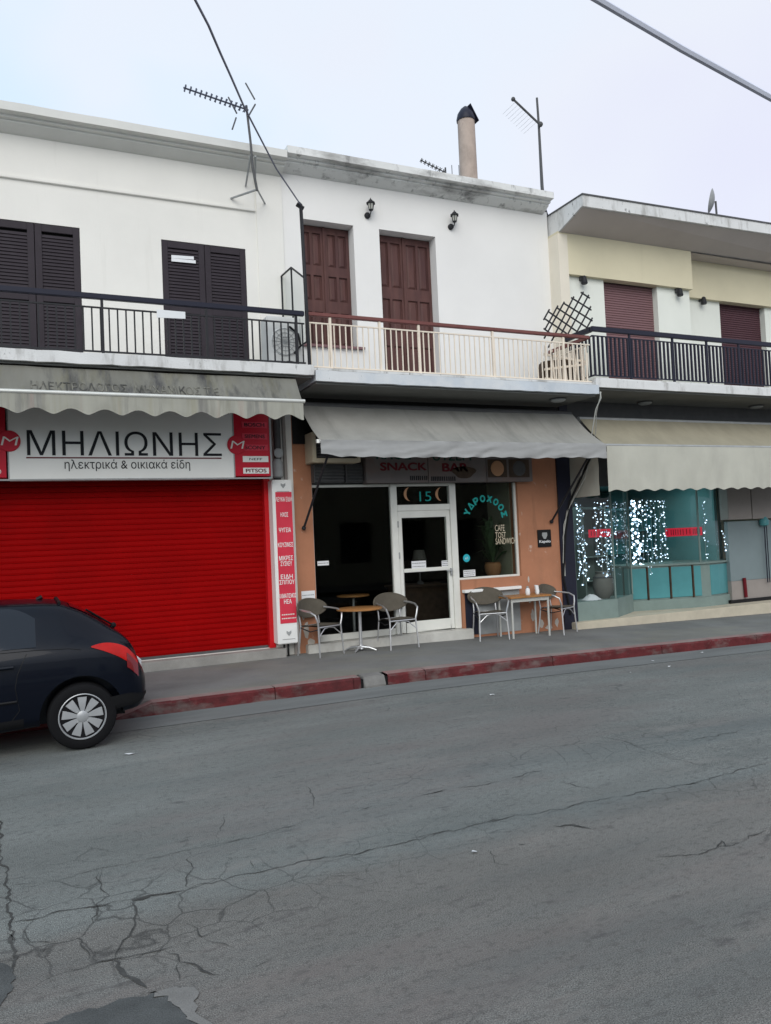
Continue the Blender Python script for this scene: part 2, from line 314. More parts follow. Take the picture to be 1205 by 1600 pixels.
# ------------------------------------------------------------------ mesh helpers
def org(o):
    v = Vector((0, 0, 0))
    while o: v += o.location; o = o.parent
    return v
class MB:
    def __init__(s): s.v = []; s.f = []
    def add(s, vs, fs):
        n = len(s.v); s.v += [tuple(v) for v in vs]; s.f += [tuple(i+n for i in f) for f in fs]; return s
    def box(s, x0, x1, y0, y1, z0, z1):
        vs = [(x, y, z) for z in (z0, z1) for y in (y0, y1) for x in (x0, x1)]
        return s.add(vs, [(0, 2, 3, 1), (4, 5, 7, 6), (0, 1, 5, 4), (2, 6, 7, 3), (0, 4, 6, 2), (1, 3, 7, 5)])
    def quad(s, a, b, c, d): return s.add([a, b, c, d], [(0, 1, 2, 3)])
    def prism(s, pts, off):                     # polygon pts (3d) extruded by vector off
        n = len(pts); off = Vector(off); a = [Vector(p) for p in pts]; b = [p+off for p in a]
        return s.add(a+b, [tuple(range(n-1, -1, -1)), tuple(range(n, 2*n))]+[(i, (i+1) % n, (i+1) % n+n, i+n) for i in range(n)])
    def px(s, poly, x0, x1): return s.prism([(x0, y, z) for y, z in poly], (x1-x0, 0, 0))
    def py(s, poly, y0, y1): return s.prism([(x, y0, z) for x, z in poly], (0, y1-y0, 0))
    def tube(s, pts, r, seg=6, cap=True):
        pts = [Vector(p) for p in pts]; n = len(pts); rs = r if isinstance(r, (list, tuple)) else [r]*n
        vs = []; up = None
        for i, p in enumerate(pts):
            d = (pts[min(i+1, n-1)]-pts[max(i-1, 0)]).normalized()
            if up is None: up = Vector((0, 0, 1)) if abs(d.z) < .9 else Vector((0, 1, 0))
            a = d.cross(up)
            if a.length < 1e-4: a = d.cross(Vector((1, 0, 0)))
            a.normalize(); b = a.cross(d).normalized(); up = b
            for k in range(seg):
                t = 2*pi*k/seg; vs.append(p+a*cos(t)*rs[i]+b*sin(t)*rs[i])
        fs = [(i*seg+k, i*seg+(k+1) % seg, (i+1)*seg+(k+1) % seg, (i+1)*seg+k) for i in range(n-1) for k in range(seg)]
        if cap: fs += [tuple(range(seg-1, -1, -1)), tuple(range((n-1)*seg, n*seg))]
        return s.add(vs, fs)
    def bar(s, p0, p1, r, seg=6): return s.tube([p0, p1], r, seg)
    def lathe(s, c, prof, seg=20, axis='z'):
        c = Vector(c); vs = []
        for r, h in prof:
            for k in range(seg):
                t = 2*pi*k/seg
                if axis == 'z': q = Vector((r*cos(t), r*sin(t), h))
                else: q = Vector((r*cos(t), h, r*sin(t)))
                vs.append(c+q)
        n = len(prof)
        fs = [(i*seg+k, i*seg+(k+1) % seg, (i+1)*seg+(k+1) % seg, (i+1)*seg+k) for i in range(n-1) for k in range(seg)]
        fs += [tuple(range(seg-1, -1, -1)), tuple(range((n-1)*seg, n*seg))]
        return s.add(vs, fs)
    def sph(s, c, r, seg=6, rings=4):
        return s.lathe(c, [(max(r*sin(pi*i/rings), r*.02), -r*cos(pi*i/rings)) for i in range(rings+1)], seg)
    def grid(s, fn, nu, nv):
        vs = [fn(i/nu, j/nv) for i in range(nu+1) for j in range(nv+1)]
        return s.add(vs, [(i*(nv+1)+j, (i+1)*(nv+1)+j, (i+1)*(nv+1)+j+1, i*(nv+1)+j+1) for i in range(nu) for j in range(nv)])
    def wall(s, x0, x1, z0, z1, yf, th, ops):   # wall with openings (ox0,ox1,oz0,oz1)
        xs = sorted(set([x0, x1]+[a for o in ops for a in o[:2] if x0 < a < x1])); zs = sorted(set([z0, z1]+[a for o in ops for a in o[2:] if z0 < a < z1]))
        def solid(i, j):
            if i < 0 or j < 0 or i >= len(xs)-1 or j >= len(zs)-1: return False
            cx, cz = (xs[i]+xs[i+1])/2, (zs[j]+zs[j+1])/2
            return not any(o[0] < cx < o[1] and o[2] < cz < o[3] for o in ops)
        yb = yf+th
        for i in range(len(xs)-1):
            for j in range(len(zs)-1):
                if not solid(i, j): continue
                a, b, c, d = xs[i], xs[i+1], zs[j], zs[j+1]
                s.quad((a, yf, c), (b, yf, c), (b, yf, d), (a, yf, d)); s.quad((b, yb, c), (a, yb, c), (a, yb, d), (b, yb, d))
                if not solid(i-1, j): s.quad((a, yb, c), (a, yf, c), (a, yf, d), (a, yb, d))
                if not solid(i+1, j): s.quad((b, yf, c), (b, yb, c), (b, yb, d), (b, yf, d))
                if not solid(i, j-1): s.quad((a, yb, c), (b, yb, c), (b, yf, c), (a, yf, c))
                if not solid(i, j+1): s.quad((a, yf, d), (b, yf, d), (b, yb, d), (a, yb, d))
        return s
    def build(s, name, m, parent=None, smooth=False, bevel=0, auto=None):
        if parent is not None: c = org(parent)
        else:
            xs, ys, zs = zip(*s.v); c = Vector(((min(xs)+max(xs))/2, (min(ys)+max(ys))/2, min(zs)))
        me = bpy.data.meshes.new(name)
        me.from_pydata([(a-c.x, b-c.y, d-c.z) for a, b, d in s.v], [], s.f)
        bm = bmesh.new(); bm.from_mesh(me)
        bmesh.ops.remove_doubles(bm, verts=bm.verts, dist=1e-5)
        bmesh.ops.recalc_face_normals(bm, faces=bm.faces)
        if bevel:
            ed = [e_ for e_ in bm.edges if len(e_.link_faces) == 2 and e_.calc_face_angle(0) > .6]
            if ed: bmesh.ops.bevel(bm, geom=ed, offset=bevel, segments=2, affect='EDGES', clamp_overlap=True)
        bm.to_mesh(me); bm.free()
        if smooth:
            for p in me.polygons: p.use_smooth = True
            me.set_sharp_from_angle(angle=radians(auto or 40))
        me.materials.append(mat[m] if isinstance(m, str) else m)
        o = bpy.data.objects.new(name, me); col.objects.link(o)
        if parent is not None: o.parent = parent
        else: o.location = c
        return o
def tag(o, label=None, cat=None, group=None, kind=None):
    if label: o['label'] = label
    if cat: o['category'] = cat
    if group: o['group'] = group
    if kind: o['kind'] = kind
    return o
def thing(name, loc, label, cat, group=None):
    o = bpy.data.objects.new(name, None); o.empty_display_size = .1; col.objects.link(o); o.location = loc
    return tag(o, label, cat, group)
def copy_tree(o, parent=None):
    c = o.copy(); col.objects.link(c)
    if parent is not None: c.parent = parent; c.matrix_parent_inverse = o.matrix_parent_inverse.copy()
    for ch in o.children: copy_tree(ch, c)
    return c
from mathutils.geometry import delaunay_2d_cdt
def text(body, fit, place, m, parent, name='lettering', bold=0, th=.004, keep=False):
    """fit = (x0,x1,z0,z1) box filled by the letters; place(x,z,d) -> world point, d = thickness outwards.
    Every glyph contour is filled on its own, so overlapping strokes of a glyph stay clean."""
    cu = bpy.data.curves.new('t', 'FONT'); cu.body = body; cu.size = 1; cu.fill_mode = 'NONE'; cu.resolution_u = 4
    ob = bpy.data.objects.new('t', cu); col.objects.link(ob)
    dg = bpy.context.evaluated_depsgraph_get(); src = bpy.data.meshes.new_from_object(ob.evaluated_get(dg))
    bpy.data.objects.remove(ob); bpy.data.curves.remove(cu)
    nxt = {}
    for e_ in src.edges:
        a, c = e_.vertices; nxt.setdefault(a, []).append(c); nxt.setdefault(c, []).append(a)
    seen = set(); loops = []
    for v0 in range(len(src.vertices)):
        if v0 in seen or v0 not in nxt: continue
        lp = [v0]; seen.add(v0); cur = v0
        first = True
        while True:
            cand = [k for k in nxt[cur] if k not in seen]
            if not cand: break
            cur = (max(cand) if False else min(cand)) if first else cand[0]; first = False
            seen.add(cur); lp.append(cur)
        pts = [src.vertices[k].co.to_2d() for k in lp]
        cl = []
        for p in pts:
            if not cl or (p-cl[-1]).length > 1e-5: cl.append(p)
        if len(cl) > 2 and (cl[0]-cl[-1]).length < 1e-5: cl.pop()
        if len(cl) >= 3: loops.append(cl)
    bpy.data.meshes.remove(src)
    area = lambda q: .5*sum(q[i].x*q[(i+1) % len(q)].y-q[(i+1) % len(q)].x*q[i].y for i in range(len(q)))
    big = max(loops, key=lambda q: abs(area(q))); sg = 1 if area(big) > 0 else -1
    if bold:
        nl = []
        for q in loops:
            k = len(q); r = []
            for i in range(k):
                d = q[(i+1) % k]-q[i-1]
                r.append(q[i]+(Vector((d.y, -d.x)).normalized()*bold*sg if d.length > 1e-7 else Vector((0, 0))))
            nl.append(r)
        loops = nl
    xs = [p.x for q in loops for p in q]; ys = [p.y for q in loops for p in q]
    x0, x1, z0, z1 = fit; a, b_, c, d = min(xs), max(xs), min(ys), max(ys)
    kx, kz = (x1-x0)/(b_-a), (z1-z0)/(d-c)
    if keep: kx = min(kx, kz)
    ox = (x0+x1)/2-(a+b_)/2*kx
    og = org(parent) if parent is not None else Vector((0, 0, 0))
    pts = [p for q in loops for p in q]; ed = []; m0 = 0
    for q in loops: ed += [(m0+i, m0+(i+1) % len(q)) for i in range(len(q))]; m0 += len(q)
    cv, _, ct, _, _, _ = delaunay_2d_cdt(pts, ed, [], 0, 1e-6)
    bbs = [(min(p.x for p in q), max(p.x for p in q), min(p.y for p in q), max(p.y for p in q)) for q in loops]
    def wind(p):
        wn = 0
        for q, bb in zip(loops, bbs):
            if not (bb[0] <= p.x <= bb[1] and bb[2] <= p.y <= bb[3]): continue
            for i in range(len(q)):
                a_, c_ = q[i-1], q[i]
                if (a_.y > p.y) != (c_.y > p.y) and p.x < (c_.x-a_.x)*(p.y-a_.y)/(c_.y-a_.y)+a_.x: wn += 1 if c_.y > a_.y else -1
        return wn
    tris = [t for t in ct if wind((cv[t[0]]+cv[t[1]]+cv[t[2]])/3) != 0]
    k = len(cv); V = []
    for dd in (th, 0): V += [Vector(place(ox+p.x*kx, z0+(p.y-c)*kz, dd))-og for p in cv]
    Fc = [tuple(t) for t in tris]; cnt = {}
    for t in tris:
        for i in range(3): e_ = (t[i], t[(i+1) % 3]); cnt[e_] = 1
    for (a_, c_) in list(cnt):
        if (c_, a_) not in cnt: Fc.append((c_, a_, k+a_, k+c_))
    me = bpy.data.meshes.new(name); me.from_pydata(V, [], Fc)
    me.materials.append(mat[m])
    o = bpy.data.objects.new(name, me); col.objects.link(o)
    if parent is not None: o.parent = parent
    return o
flat = lambda Y: (lambda x, z, d: (x, Y-d, z))

# ================================================================== GROUND
def strip(fn, x0, x1, nx, y0, y1, ny, name, m):
    b = MB(); b.grid(lambda u, v: (x0+(x1-x0)*u, y0+(y1-y0)*v, fn(x0+(x1-x0)*u, y0+(y1-y0)*v)), nx, ny)
    return tag(b.build(name, m, smooth=True), kind='structure')
strip(lambda x, y: gz(x)-.03, -300, 300, 200, -300, 300, 4, 'ground', 'concrete')
strip(lambda x, y: gz(x), -40, 40, 160, -3.5, KY+.1, 8, 'road', 'asphalt')
strip(lambda x, y: gz(x)+.005, -40, 40, 160, 8.40, KY+.06, 1, 'gutter', 'gutter')
strip(lambda x, y: gz(x)+.14, -40, 40, 80, -8, -3.5, 1, 'far_pavement', 'pave')
# pavement with its lowered stretch
def px_nodes():
    xs = [-40, -20, -8, -4, -2, 0, .6, .95]+[1+.05*i for i in range(7)]
    x = 1.6
    while x < 20: xs.append(x); x += .4
    return xs+[24, 30, 40]
b = MB(); xs = px_nodes(); ys = [KY+.17, 9.4, 9.75, 10.0, 10.3, 10.6, 10.95, 11.2, F+.05]
b.v = [(x, y, pz(x, y)) for x in xs for y in ys]; n = len(ys)
b.f = [(i*n+j, (i+1)*n+j, (i+1)*n+j+1, i*n+j+1) for i in range(len(xs)-1) for j in range(n-1)]
tag(b.build('pavement', 'pave', smooth=True), kind='structure')
# kerb: stones with joints
kd = thing('kerb', (4, KY, 0), 'low concrete kerb with worn dark red paint along the pavement', 'kerb')
del kd['label'], kd['category']; kd['kind'] = 'structure'
D0, D1 = G(565, 1076).x, G(606, 1071).x
bf = MB(); bt = MB()
def kseg(x0, x1):
    jz = random.uniform(-.004, .004); jy = random.uniform(-.006, .006)
    z0, z1 = pz(x0, KY)+jz, pz(x1, KY)+jz
    q0, q1 = gz(x0)-.05, gz(x1)-.05
    y = KY+jy
    prof = lambda x, zt, zb: [(x, y, zb), (x, y+.012, zt-.025), (x, y+.035, zt)]
    a, c = prof(x0, z0, q0), prof(x1, z1, q1)
    bf.quad(a[0], c[0], c[1], a[1]); bf.quad(a[1], c[1], c[2], a[2])
    bf.quad(a[0], a[1], (x0, KY+.2, a[1][2]), (x0, KY+.2, q0)); bf.quad(c[0], (x1, KY+.2, q1), (x1, KY+.2, c[1][2]), c[1])
    bt.quad(a[2], c[2], (x1, KY+.20, pz(x1, KY+.2)+.004), (x0, KY+.20, pz(x0, KY+.2)+.004))
x = -30
while x < 38:
    L = .99
    a, c = x, x+L-.008
    if a < D0 < c or a < D1 < c:
        if a < D0 < c: kseg(a, D0-.01)
        if a < D1 < c: kseg(D1+.01, c)
    elif D0 <= a and c <= D1: pass
    else:
        if 0.6 < a < 1.6:
            for i in range(5): kseg(a+L*i/5, a+L*(i+1)/5-.001)
        else: kseg(a, c)
    x += L
bf.build('kerb_face', 'kerbred', kd); bt.build('kerb_top', 'kerbtop', kd)
dr = thing('storm_drain', (D0, KY, 0), 'pale concrete storm drain block set in the red kerb', 'drain')
zt = pz(D0, KY)
b = MB(); b.px([(KY-.02, -.02), (KY-.02, .03), (KY+.03, zt-.005), (KY+.22, zt+.008), (KY+.22, -.02)], D0+.03, D1-.03)
b.build('inlet_block', 'cement', dr, bevel=.008)
for a, c in ((D0-.008, D0+.03), (D1-.03, D1+.008)):
    b = MB(); b.box(a, c, KY+.02, KY+.2, -.02, zt-.03); b.build('inlet_gap', 'black', dr)

# road damage ---------------------------------------------------------------
def z1(pts): return [(x/1.7214, 1150+y/1.7214) for x, y in pts]
def z2(pts): return [(640+x/2.1327, 1000+y/2.1327) for x, y in pts]
cracks = []
A = lambda pts, wd: cracks.append((z1(pts), wd))
B = lambda pts, wd: cracks.append((z2(pts), wd))
A([(20,505),(120,487),(200,465),(300,445),(355,437)], .016); A([(355,437),(385,432),(420,428),(500,412)], .028); A([(500,412),(620,385),(720,362),(830,335),(960,310),(1200,262)], .012)
A([(360,436),(385,437),(405,434)], .07)
A([(365,445),(372,490),(360,520),(335,550),(325,600)], .014); A([(322,600),(330,640),(350,652),(362,668),(376,686)], .040)
A([(500,412),(505,370),(520,310)], .009); A([(250,365),(275,400),(295,430),(255,490),(262,510)], .009)
A([(205,540),(250,580),(260,600)], .012); A([(50,520),(75,550),(130,560),(170,548)], .008); A([(90,600),(130,570),(205,545)], .006)
A([(450,575),(475,590),(480,612),(540,620),(560,640),(590,645)], .022); A([(475,600),(470,660)], .014); A([(500,500),(540,545),(600,525),(635,515)], .012)
A([(175,630),(270,605),(330,590),(450,570),(540,545)], .011); A([(40,560),(30,520)], .01)
A([(620,520),(660,500),(700,470)], .006); A([(540,545),(600,560),(640,575)], .006)
for q in [[(20,410),(100,392)],[(210,368),(255,362)],[(260,328),(300,320)],[(240,283),(275,280)],[(310,272),(330,268)],[(385,333),(425,328)],[(475,284),(510,280)],[(520,303),(550,298)],[(605,285),(660,272)],
          [(755,248),(795,240)],[(855,225),(885,217)],[(915,208),(945,203)],[(965,200),(1010,188)],[(915,157),(965,150)],[(1130,160),(1200,148)],[(680,335),(690,355)],[(860,545),(900,540)],[(840,555),(880,552)],[(1095,465),(1115,462)],[(1145,390),(1170,388)]]: A(q, .014)
A([(100,400),(210,372),(260,362),(385,335),(520,305),(605,287),(755,250),(860,225)], .005)
A([(815,135),(830,145),(855,190)], .006); A([(600,215),(595,280)], .006); A([(415,160),(480,150),(560,140)], .005); A([(660,625),(735,603)], .008); A([(870,400),(880,375),(950,372),(985,395)], .007)
A([(5,220),(12,330),(14,400),(25,480),(30,560),(45,640)], .02)
B([(35,520),(130,500)], .016); B([(150,490),(230,482),(310,470)], .009); B([(350,465),(390,445),(440,437)], .015); B([(500,470),(540,478),(610,500)], .012); B([(480,620),(540,618),(605,632)], .035); B([(560,625),(605,630)], .03)
B([(0,660),(200,630),(330,597),(420,580),(560,550),(700,525)], .010); B([(240,612),(300,600)], .02); B([(520,555),(570,548)], .02); B([(700,525),(880,490),(1000,460),(1205,410)], .012); B([(880,488),(960,472)], .018)
B([(820,725),(930,712),(1020,685),(1100,678),(1205,640)], .011); B([(1010,690),(1040,670),(1060,685),(1110,680)], .030); B([(590,318),(690,332),(750,355),(900,400),(1000,420)], .006); B([(670,330),(695,332)], .04)
B([(940,335),(1010,318),(1100,298)], .012); B([(1040,335),(1085,330)], .012); B([(1170,415),(1205,408)], .02); B([(260,700),(290,742),(330,745)], .01); B([(360,680),(390,682)], .03); B([(1150,725),(1180,720)], .02)
b = MB()
for pts, wd in cracks:
    g = [G(*p) for p in pts]; fine_ = []
    for a, c in zip(g, g[1:]):
        k = max(2, int((c-a).length/.03))
        for i in range(k): fine_.append(a.lerp(c, i/k))
    fine_.append(g[-1])
    n = len(fine_); L = []; R = []
    for i, p in enumerate(fine_):
        d = fine_[min(i+1, n-1)]-fine_[max(i-1, 0)]; nr = Vector((-d.y, d.x, 0)).normalized()
        q = p+nr*(.05*noise.noise(p*2.2)+.035*noise.noise(p*9)+.016*noise.noise(p*38))
        e_ = min(1, (i+.3)/3, (n-.7-i)/3)
        h = wd*.36*max(.10, (.75+1.0*noise.noise(p*11+Vector((5, 0, 3)))))*max(e_, .1)
        for lst, sg in ((L, 1), (R, -1)):
            r = q+nr*h*sg; lst.append((r.x, r.y, gz(r.x)+.004))
    m0 = len(b.v); b.v += L+R
    b.f += [(m0+i, m0+i+1, m0+n+i+1, m0+n+i) for i in range(n-1)]
tag(b.build('road_cracks', 'crack'), kind='structure')
def ground_poly(pts, z, name, m, rough=.045):
    g = [G(*p) for p in pts]; ring = []
    for a, c in zip(g, g[1:]+g[:1]):
        k = max(2, int((c-a).length/.025))
        for i in range(k):
            p = a.lerp(c, i/k); p = p+Vector((.02*noise.noise(p*25), .02*noise.noise(p*25+Vector((3, 1, 2))), 0)); ring.append((p.x+rough*noise.noise(p*8), p.y+rough*noise.noise(p*8+Vector((9, 9, 9))), gz(p.x)+z))
    b = MB(); b.add(ring, [tuple(range(len(ring)))]); return tag(b.build(name, m), kind='structure')
ground_poly(z1([(60,800),(130,772),(250,733),(380,702),(455,700),(525,775),(560,840),(60,840)]), .005, 'road_patch', 'patch')
ground_poly(z1([(455,700),(380,697),(515,682),(532,720),(560,780),(590,845),(562,842),(527,776)]), .006, 'cement_edge', 'cement')
ground_poly(z1([(-120,560),(0,610),(45,640),(30,680),(10,700),(-10,760),(-120,760)]), .005, 'gutter_patch', 'patch', .04)
b = MB()
for (px, py, s) in [(769,1086,.05),(1020,1027,.035),(1046,1036,.03),(1096,1012,.035),(205,1179,.06),(742,1333,.03),(985,1047,.02)]:
    g = G(px, py); a = random.uniform(0, 3); z = gz(g.x)+.006
    pts = [(g.x+s*cos(a+t)*random.uniform(.5, 1), g.y+s*.6*sin(a+t)*random.uniform(.5, 1), z+random.uniform(0, .012)) for t in (0, 1.2, 2.2, 3.3, 4.3, 5.3)]
    b.add(pts, [(0, 1, 2, 3, 4, 5)])
tag(b.build('litter', 'paper'), 'white paper scraps and bits lying on the asphalt', 'litter', kind='stuff')

# ================================================================== LEFT HOUSE
LX0 = -7.5
BK = 19.0
hL = thing('white_house', (-2, F, 0), 'cream white two storey house with dark slatted shutters above a red shop shutter', 'building')
SHX0, SHX1 = -4.6, 3.40                     # shop opening
b = MB()
wins = [(-.28, .86, 4.27, 6.26), (1.947, 3.172, 4.27, 6.235), (-3.0, -1.8, 4.27, 6.25), (-6.0, -4.8, 4.27, 6.25)]
b.wall(LX0, XL, -.2, 7.5, F, .3, wins+[(SHX0, SHX1, .30, 3.60)])
b.box(LX0, LX0+.3, F+.3, BK, -.2, 7.5).box(XL-.15, XL-.002, F+.3, BK, -.2, 7.5).box(LX0+.3, XL-.15, BK-.3, BK, -.2, 7.5)
b.build('wall', 'wallL', hL)
b = MB()                                    # raised band ending near the pilaster, pilaster
b.box(LX0, 3.337, F-.035, F+.01, 6.815, 6.86).box(LX0, 3.335, F-.014, F+.01, 6.86, 7.46)
b.build('moulding', 'wallL', hL, bevel=.006)
b = MB(); b.box(3.36, XL-.004, F-.02, F+.01, 4.2, 7.45); b.build('pilaster', 'wallL', hL)
def cornice(x0, x1, m, parent, dz=0, ret=False):
    pr = [(F-.002, 7.46), (F-.05, 7.47), (F-.12, 7.50), (F-.20, 7.54), (F-.20, 7.565), (F-.26, 7.57), (F-.26, 7.60), (F-.36, 7.61), (F-.36, 7.72), (F+.3, 7.72), (F+.3, 7.46)]
    b = MB(); n = max(2, int((x1-x0)/.35)); rings = []
    for i in range(n+1):
        x = x0+(x1-x0)*i/n; j = .008*noise.noise(Vector((x*2, 1, dz)))
        rings += [(x, y, z+dz+(j if z > 7.7 else j*.4)) for y, z in pr]
    k = len(pr)
    b.add(rings, [(i*k+a, i*k+(a+1) % k, (i+1)*k+(a+1) % k, (i+1)*k+a) for i in range(n) for a in range(k)]+[tuple(range(k)), tuple(range(n*k, n*k+k))])
    return b.build('cornice', m, parent)
cornice(LX0, XL-.004, 'corn', hL, -.05)
b = MB(); b.box(LX0, XL, F+.3, BK, 7.38, 7.5); b.build('roof', 'roofing', hL)
# dark slatted shutters (two leaves each)
def slat_shutter(x0, x1, z0, z1, y, parent):
    mid = (x0+x1)/2
    for a, c in ((x0, mid-.004), (mid+.004, x1)):
        fr = .085; b = MB()
        b.box(a, a+fr, y-.02, y+.03, z0, z1).box(c-fr, c, y-.02, y+.03, z0, z1)
        for zz in (z0, (z0+z1)/2-.06, z1-.1): b.box(a+fr, c-fr, y-.018, y+.028, zz, zz+.1)
        leaf = b.build('shutter_leaf', 'shutter', parent, bevel=.004)
        b = MB(); zz = z0+.13
        while zz < z1-.13:
            if abs(zz-(z0+z1)/2+.01) > .085:
                b.prism([(a+fr-.002, y-.012, zz-.016), (a+fr-.002, y+.002, zz+.026), (a+fr-.002, y+.008, zz+.024), (a+fr-.002, y-.006, zz-.018)], (c-a-2*fr+.004, 0, 0))
            zz += .047
        b.build('slats', 'shutter', leaf)
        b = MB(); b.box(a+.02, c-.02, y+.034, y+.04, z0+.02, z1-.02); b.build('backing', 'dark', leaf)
for wi in wins: slat_shutter(wi[0]+.003, wi[1]-.003, wi[2]+.003, wi[3]-.003, F+.025, hL)
# white tape on a shutter
b = MB()
for (a, c) in (((268, 401), (303, 403)), ((268, 406), (306, 409))):
    p, q = P(*a, F-.004), P(*c, F-.004); b.prism([(p.x, F-.004, p.z-.02), (q.x, F-.004, q.z-.025), (q.x, F-.004, q.z+.02), (p.x, F-.004, p.z+.025)], (0, .004, 0))
tag(b.build('tape_strip', 'paper'), 'two white tape strips stuck on the dark slatted shutter', 'tape')
def slab(x0, x1, yf, z0, z1, m, parent, drip=True):
    b = MB(); n = max(2, int((x1-x0)/.12)); pr = [(yf, z0), (yf, z1), (F-.002, z1), (F-.002, z0+.002), (yf+.06, z0+.002)]; k = len(pr); vs_ = []
    for i in range(n+1):
        x = x0+(x1-x0)*i/n
        j = .007*noise.noise(Vector((x*5, 3, z1)))+.004*noise.noise(Vector((x*17, 3, z1)))
        vs_ += [(x, y+(j if y < F-.5 else 0), z+(j*1.4 if y < F-.5 else 0)) for y, z in pr]
    b.add(vs_, [(i*k+a, i*k+(a+1) % k, (i+1)*k+(a+1) % k, (i+1)*k+a) for i in range(n) for a in range(k)]+[tuple(range(k)), tuple(range(n*k, n*k+k))])
    return b.build('balcony', m, parent)
balL = slab(LX0, XL-.012, S, 4.125, 4.265, 'slab', hL)
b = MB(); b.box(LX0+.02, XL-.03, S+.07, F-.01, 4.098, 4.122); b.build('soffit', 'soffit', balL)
def rail(x0, x1, y, zt, zs, zb, step, bar, m, mh, parent, posts, hh=.06, z0=None, name='railing', skip=None):
    b = MB(); b.box(x0, x1, y-.03, y+.03, zt-hh, zt); r = b.build('handrail', mh, parent, bevel=.008)
    b = MB(); b.box(x0, x1, y-.012, y+.012, zs-.012, zs+.006).box(x0, x1, y-.012, y+.012, zb-.01, zb+.01)
    x = x0+step*.5
    while x < x1:
        b.box(x-bar/2, x+bar/2, y-bar/2, y+bar/2, zb, zs); x += step
    for p in posts: b.box(p-.016, p+.016, y-.016, y+.016, z0 or zb-.06, zt-hh)
    return b.build(name, m, parent)
yr = S+.09
pxl = [P(x, 500, yr).x for x in (160, 30)]
rail(LX0, P(476, 520, yr).x, yr, 5.03, 4.86, 4.305, .1017, .018, 'ironblk', 'navy', balL, [pxl[0], pxl[0]-1.3, pxl[0]-2.6, pxl[0]-3.9, pxl[0]+1.3, 3.55], .07, 4.2)
# roller shutter of the shop
rs = MB(); zz = .33
while zz < 3.30:
    rs.px([(F+.10, zz), (F+.086, zz+.003), (F+.080, zz+.03), (F+.082, zz+.07), (F+.086, zz+.0755), (F+.10, zz+.0765)], SHX0+.06, SHX1-.06); zz += .077
sh = rs.build('roller_shutter', 'redshut', hL)
for a, c in ((SHX0, SHX0+.09), (SHX1-.095, SHX1-.003)):
    b = MB(); b.box(a, c, F-.02, F+.12, .30, 2.80); b.build('guide_rail', 'redtrim', sh)
b = MB(); b.box(SHX0+.07, SHX1-.1, F+.05, F+.12, .302, .335); b.build('bottom_bar', 'greyd', sh)
b = MB(); b.box(SHX0, SHX1, F+.12, F+.3, 2.8, 3.58); b.build('shutter_housing', 'greyd', hL)
b = MB(); b.box(LX0, SHX1+.1, F-.20, F+.2, -.1, .295); b.build('threshold', 'concrete', hL, bevel=.01)
# sign over the red shutter
YS = 10.98
sg = thing('shop_sign', (1.4, YS, 2.78), 'long white fascia sign with black lettering between red end panels over the red shutter', 'sign')
za, zb_ = 2.785, 3.70
pl0, pl1, pr1 = P(12, 700, YS).x, P(366, 700, YS).x, P(423, 700, YS).x
b = MB(); b.box(pl0+.012, pl1-.012, YS, F, za, zb_); b.build('white_panel', 'whitesign', sg)
b = MB(); b.box(pl1+.004, pr1-.015, YS-.004, F, za+.02, zb_-.003); rp = b.build('red_panel', 'redpan', sg)
b = MB(); b.box(SHX0, pl0-.02, YS-.004, F, za+.02, zb_-.003); lp = b.build('red_panel', 'redpan', sg)
b = MB(); b.box(SHX0-.02, pr1+.01, YS-.012, YS+.04, za-.022, za-.002).box(pr1-.012, pr1+.01, YS-.012, YS+.04, za, zb_).box(pl1-.010, pl1+.002, YS-.009, YS, za, zb_).box(pl0-.002, pl0+.010, YS-.009, YS, za, zb_)
b.build('frame', 'grey', sg)
def fitpx(x0, x1, y0, y1, Y, ym=None):
    a = P(x0, (y0+y1)/2, Y).x; c = P(x1, (y0+y1)/2, Y).x; xm = (x0+x1)/2
    return (a, c, P(xm, y1, Y).z, P(xm, y0, Y).z)
text('ΜΗΛΙΩΝΗΣ', (P(42, 690, YS).x, P(346, 690, YS).x, P(190, 712, YS).z, P(190, 674, YS).z), flat(YS-.001), 'textk', sg, bold=-.002)
text('ηλεκτρικά & οικιακά είδη', (P(101, 725, YS).x, P(297, 725, YS).x, P(200, 736, YS).z, P(200, 718, YS).z), flat(YS-.001), 'textk', sg)
b = MB(); b.box(P(41, 715, YS).x, P(346, 715, YS).x, YS-.006, YS-.001, P(190, 716.5, YS).z, P(190, 714.6, YS).z); b.build('underline', 'textred', sg)
for cx in (14, 370):
    c = P(cx, 695 if cx > 99 else 689, YS-.012); b = MB(); b.lathe((c.x, c.y, c.z), [(.002, -.006), (.128, -.006), (.135, 0), (.135, .01)], 28, 'y'); em = b.build('emblem', 'redpan', sg, smooth=True)
    text('M', (c.x-.08, c.x+.10, c.z-.055, c.z+.055), (lambda cc: (lambda x, z, d: (x+(z-cc.z)*.25, cc.y-.006-d, z)))(c), 'creamw', em, bold=-.01)
words = ['BOSCH', 'SIEMENS', 'SCONY', 'NEFF', 'PITSOS']
for i, (yy, wd) in enumerate(zip((664, 682, 699.5, 717.5, 735.5), words)):
    x0, x1 = P(377.5+i*.6, yy, YS).x, P(416.5+i*.9, yy, YS).x; z0 = P(398, yy+4.6, YS).z; z1_ = P(398, yy-4.6, YS).z
    b = MB(); b.box(x0, x1, YS-.012, YS-.004, z0, z1_); pp = b.build('name_plate', 'whitesign' if i > 2 else 'redsun', rp)
    sm = 1 if i != 3 else .62
    cx = (x0+x1)/2; hw = (x1-x0)*.40*sm; cz = (z0+z1_)/2; hh = (z1_-z0)*.32*(1 if i != 3 else .6)
    text(wd, (cx-hw, cx+hw, cz-hh, cz+hh), flat(YS-.0125), 'textk' if i != 4 else 'textred', pp, bold=.02 if i != 3 else 0, th=.002)
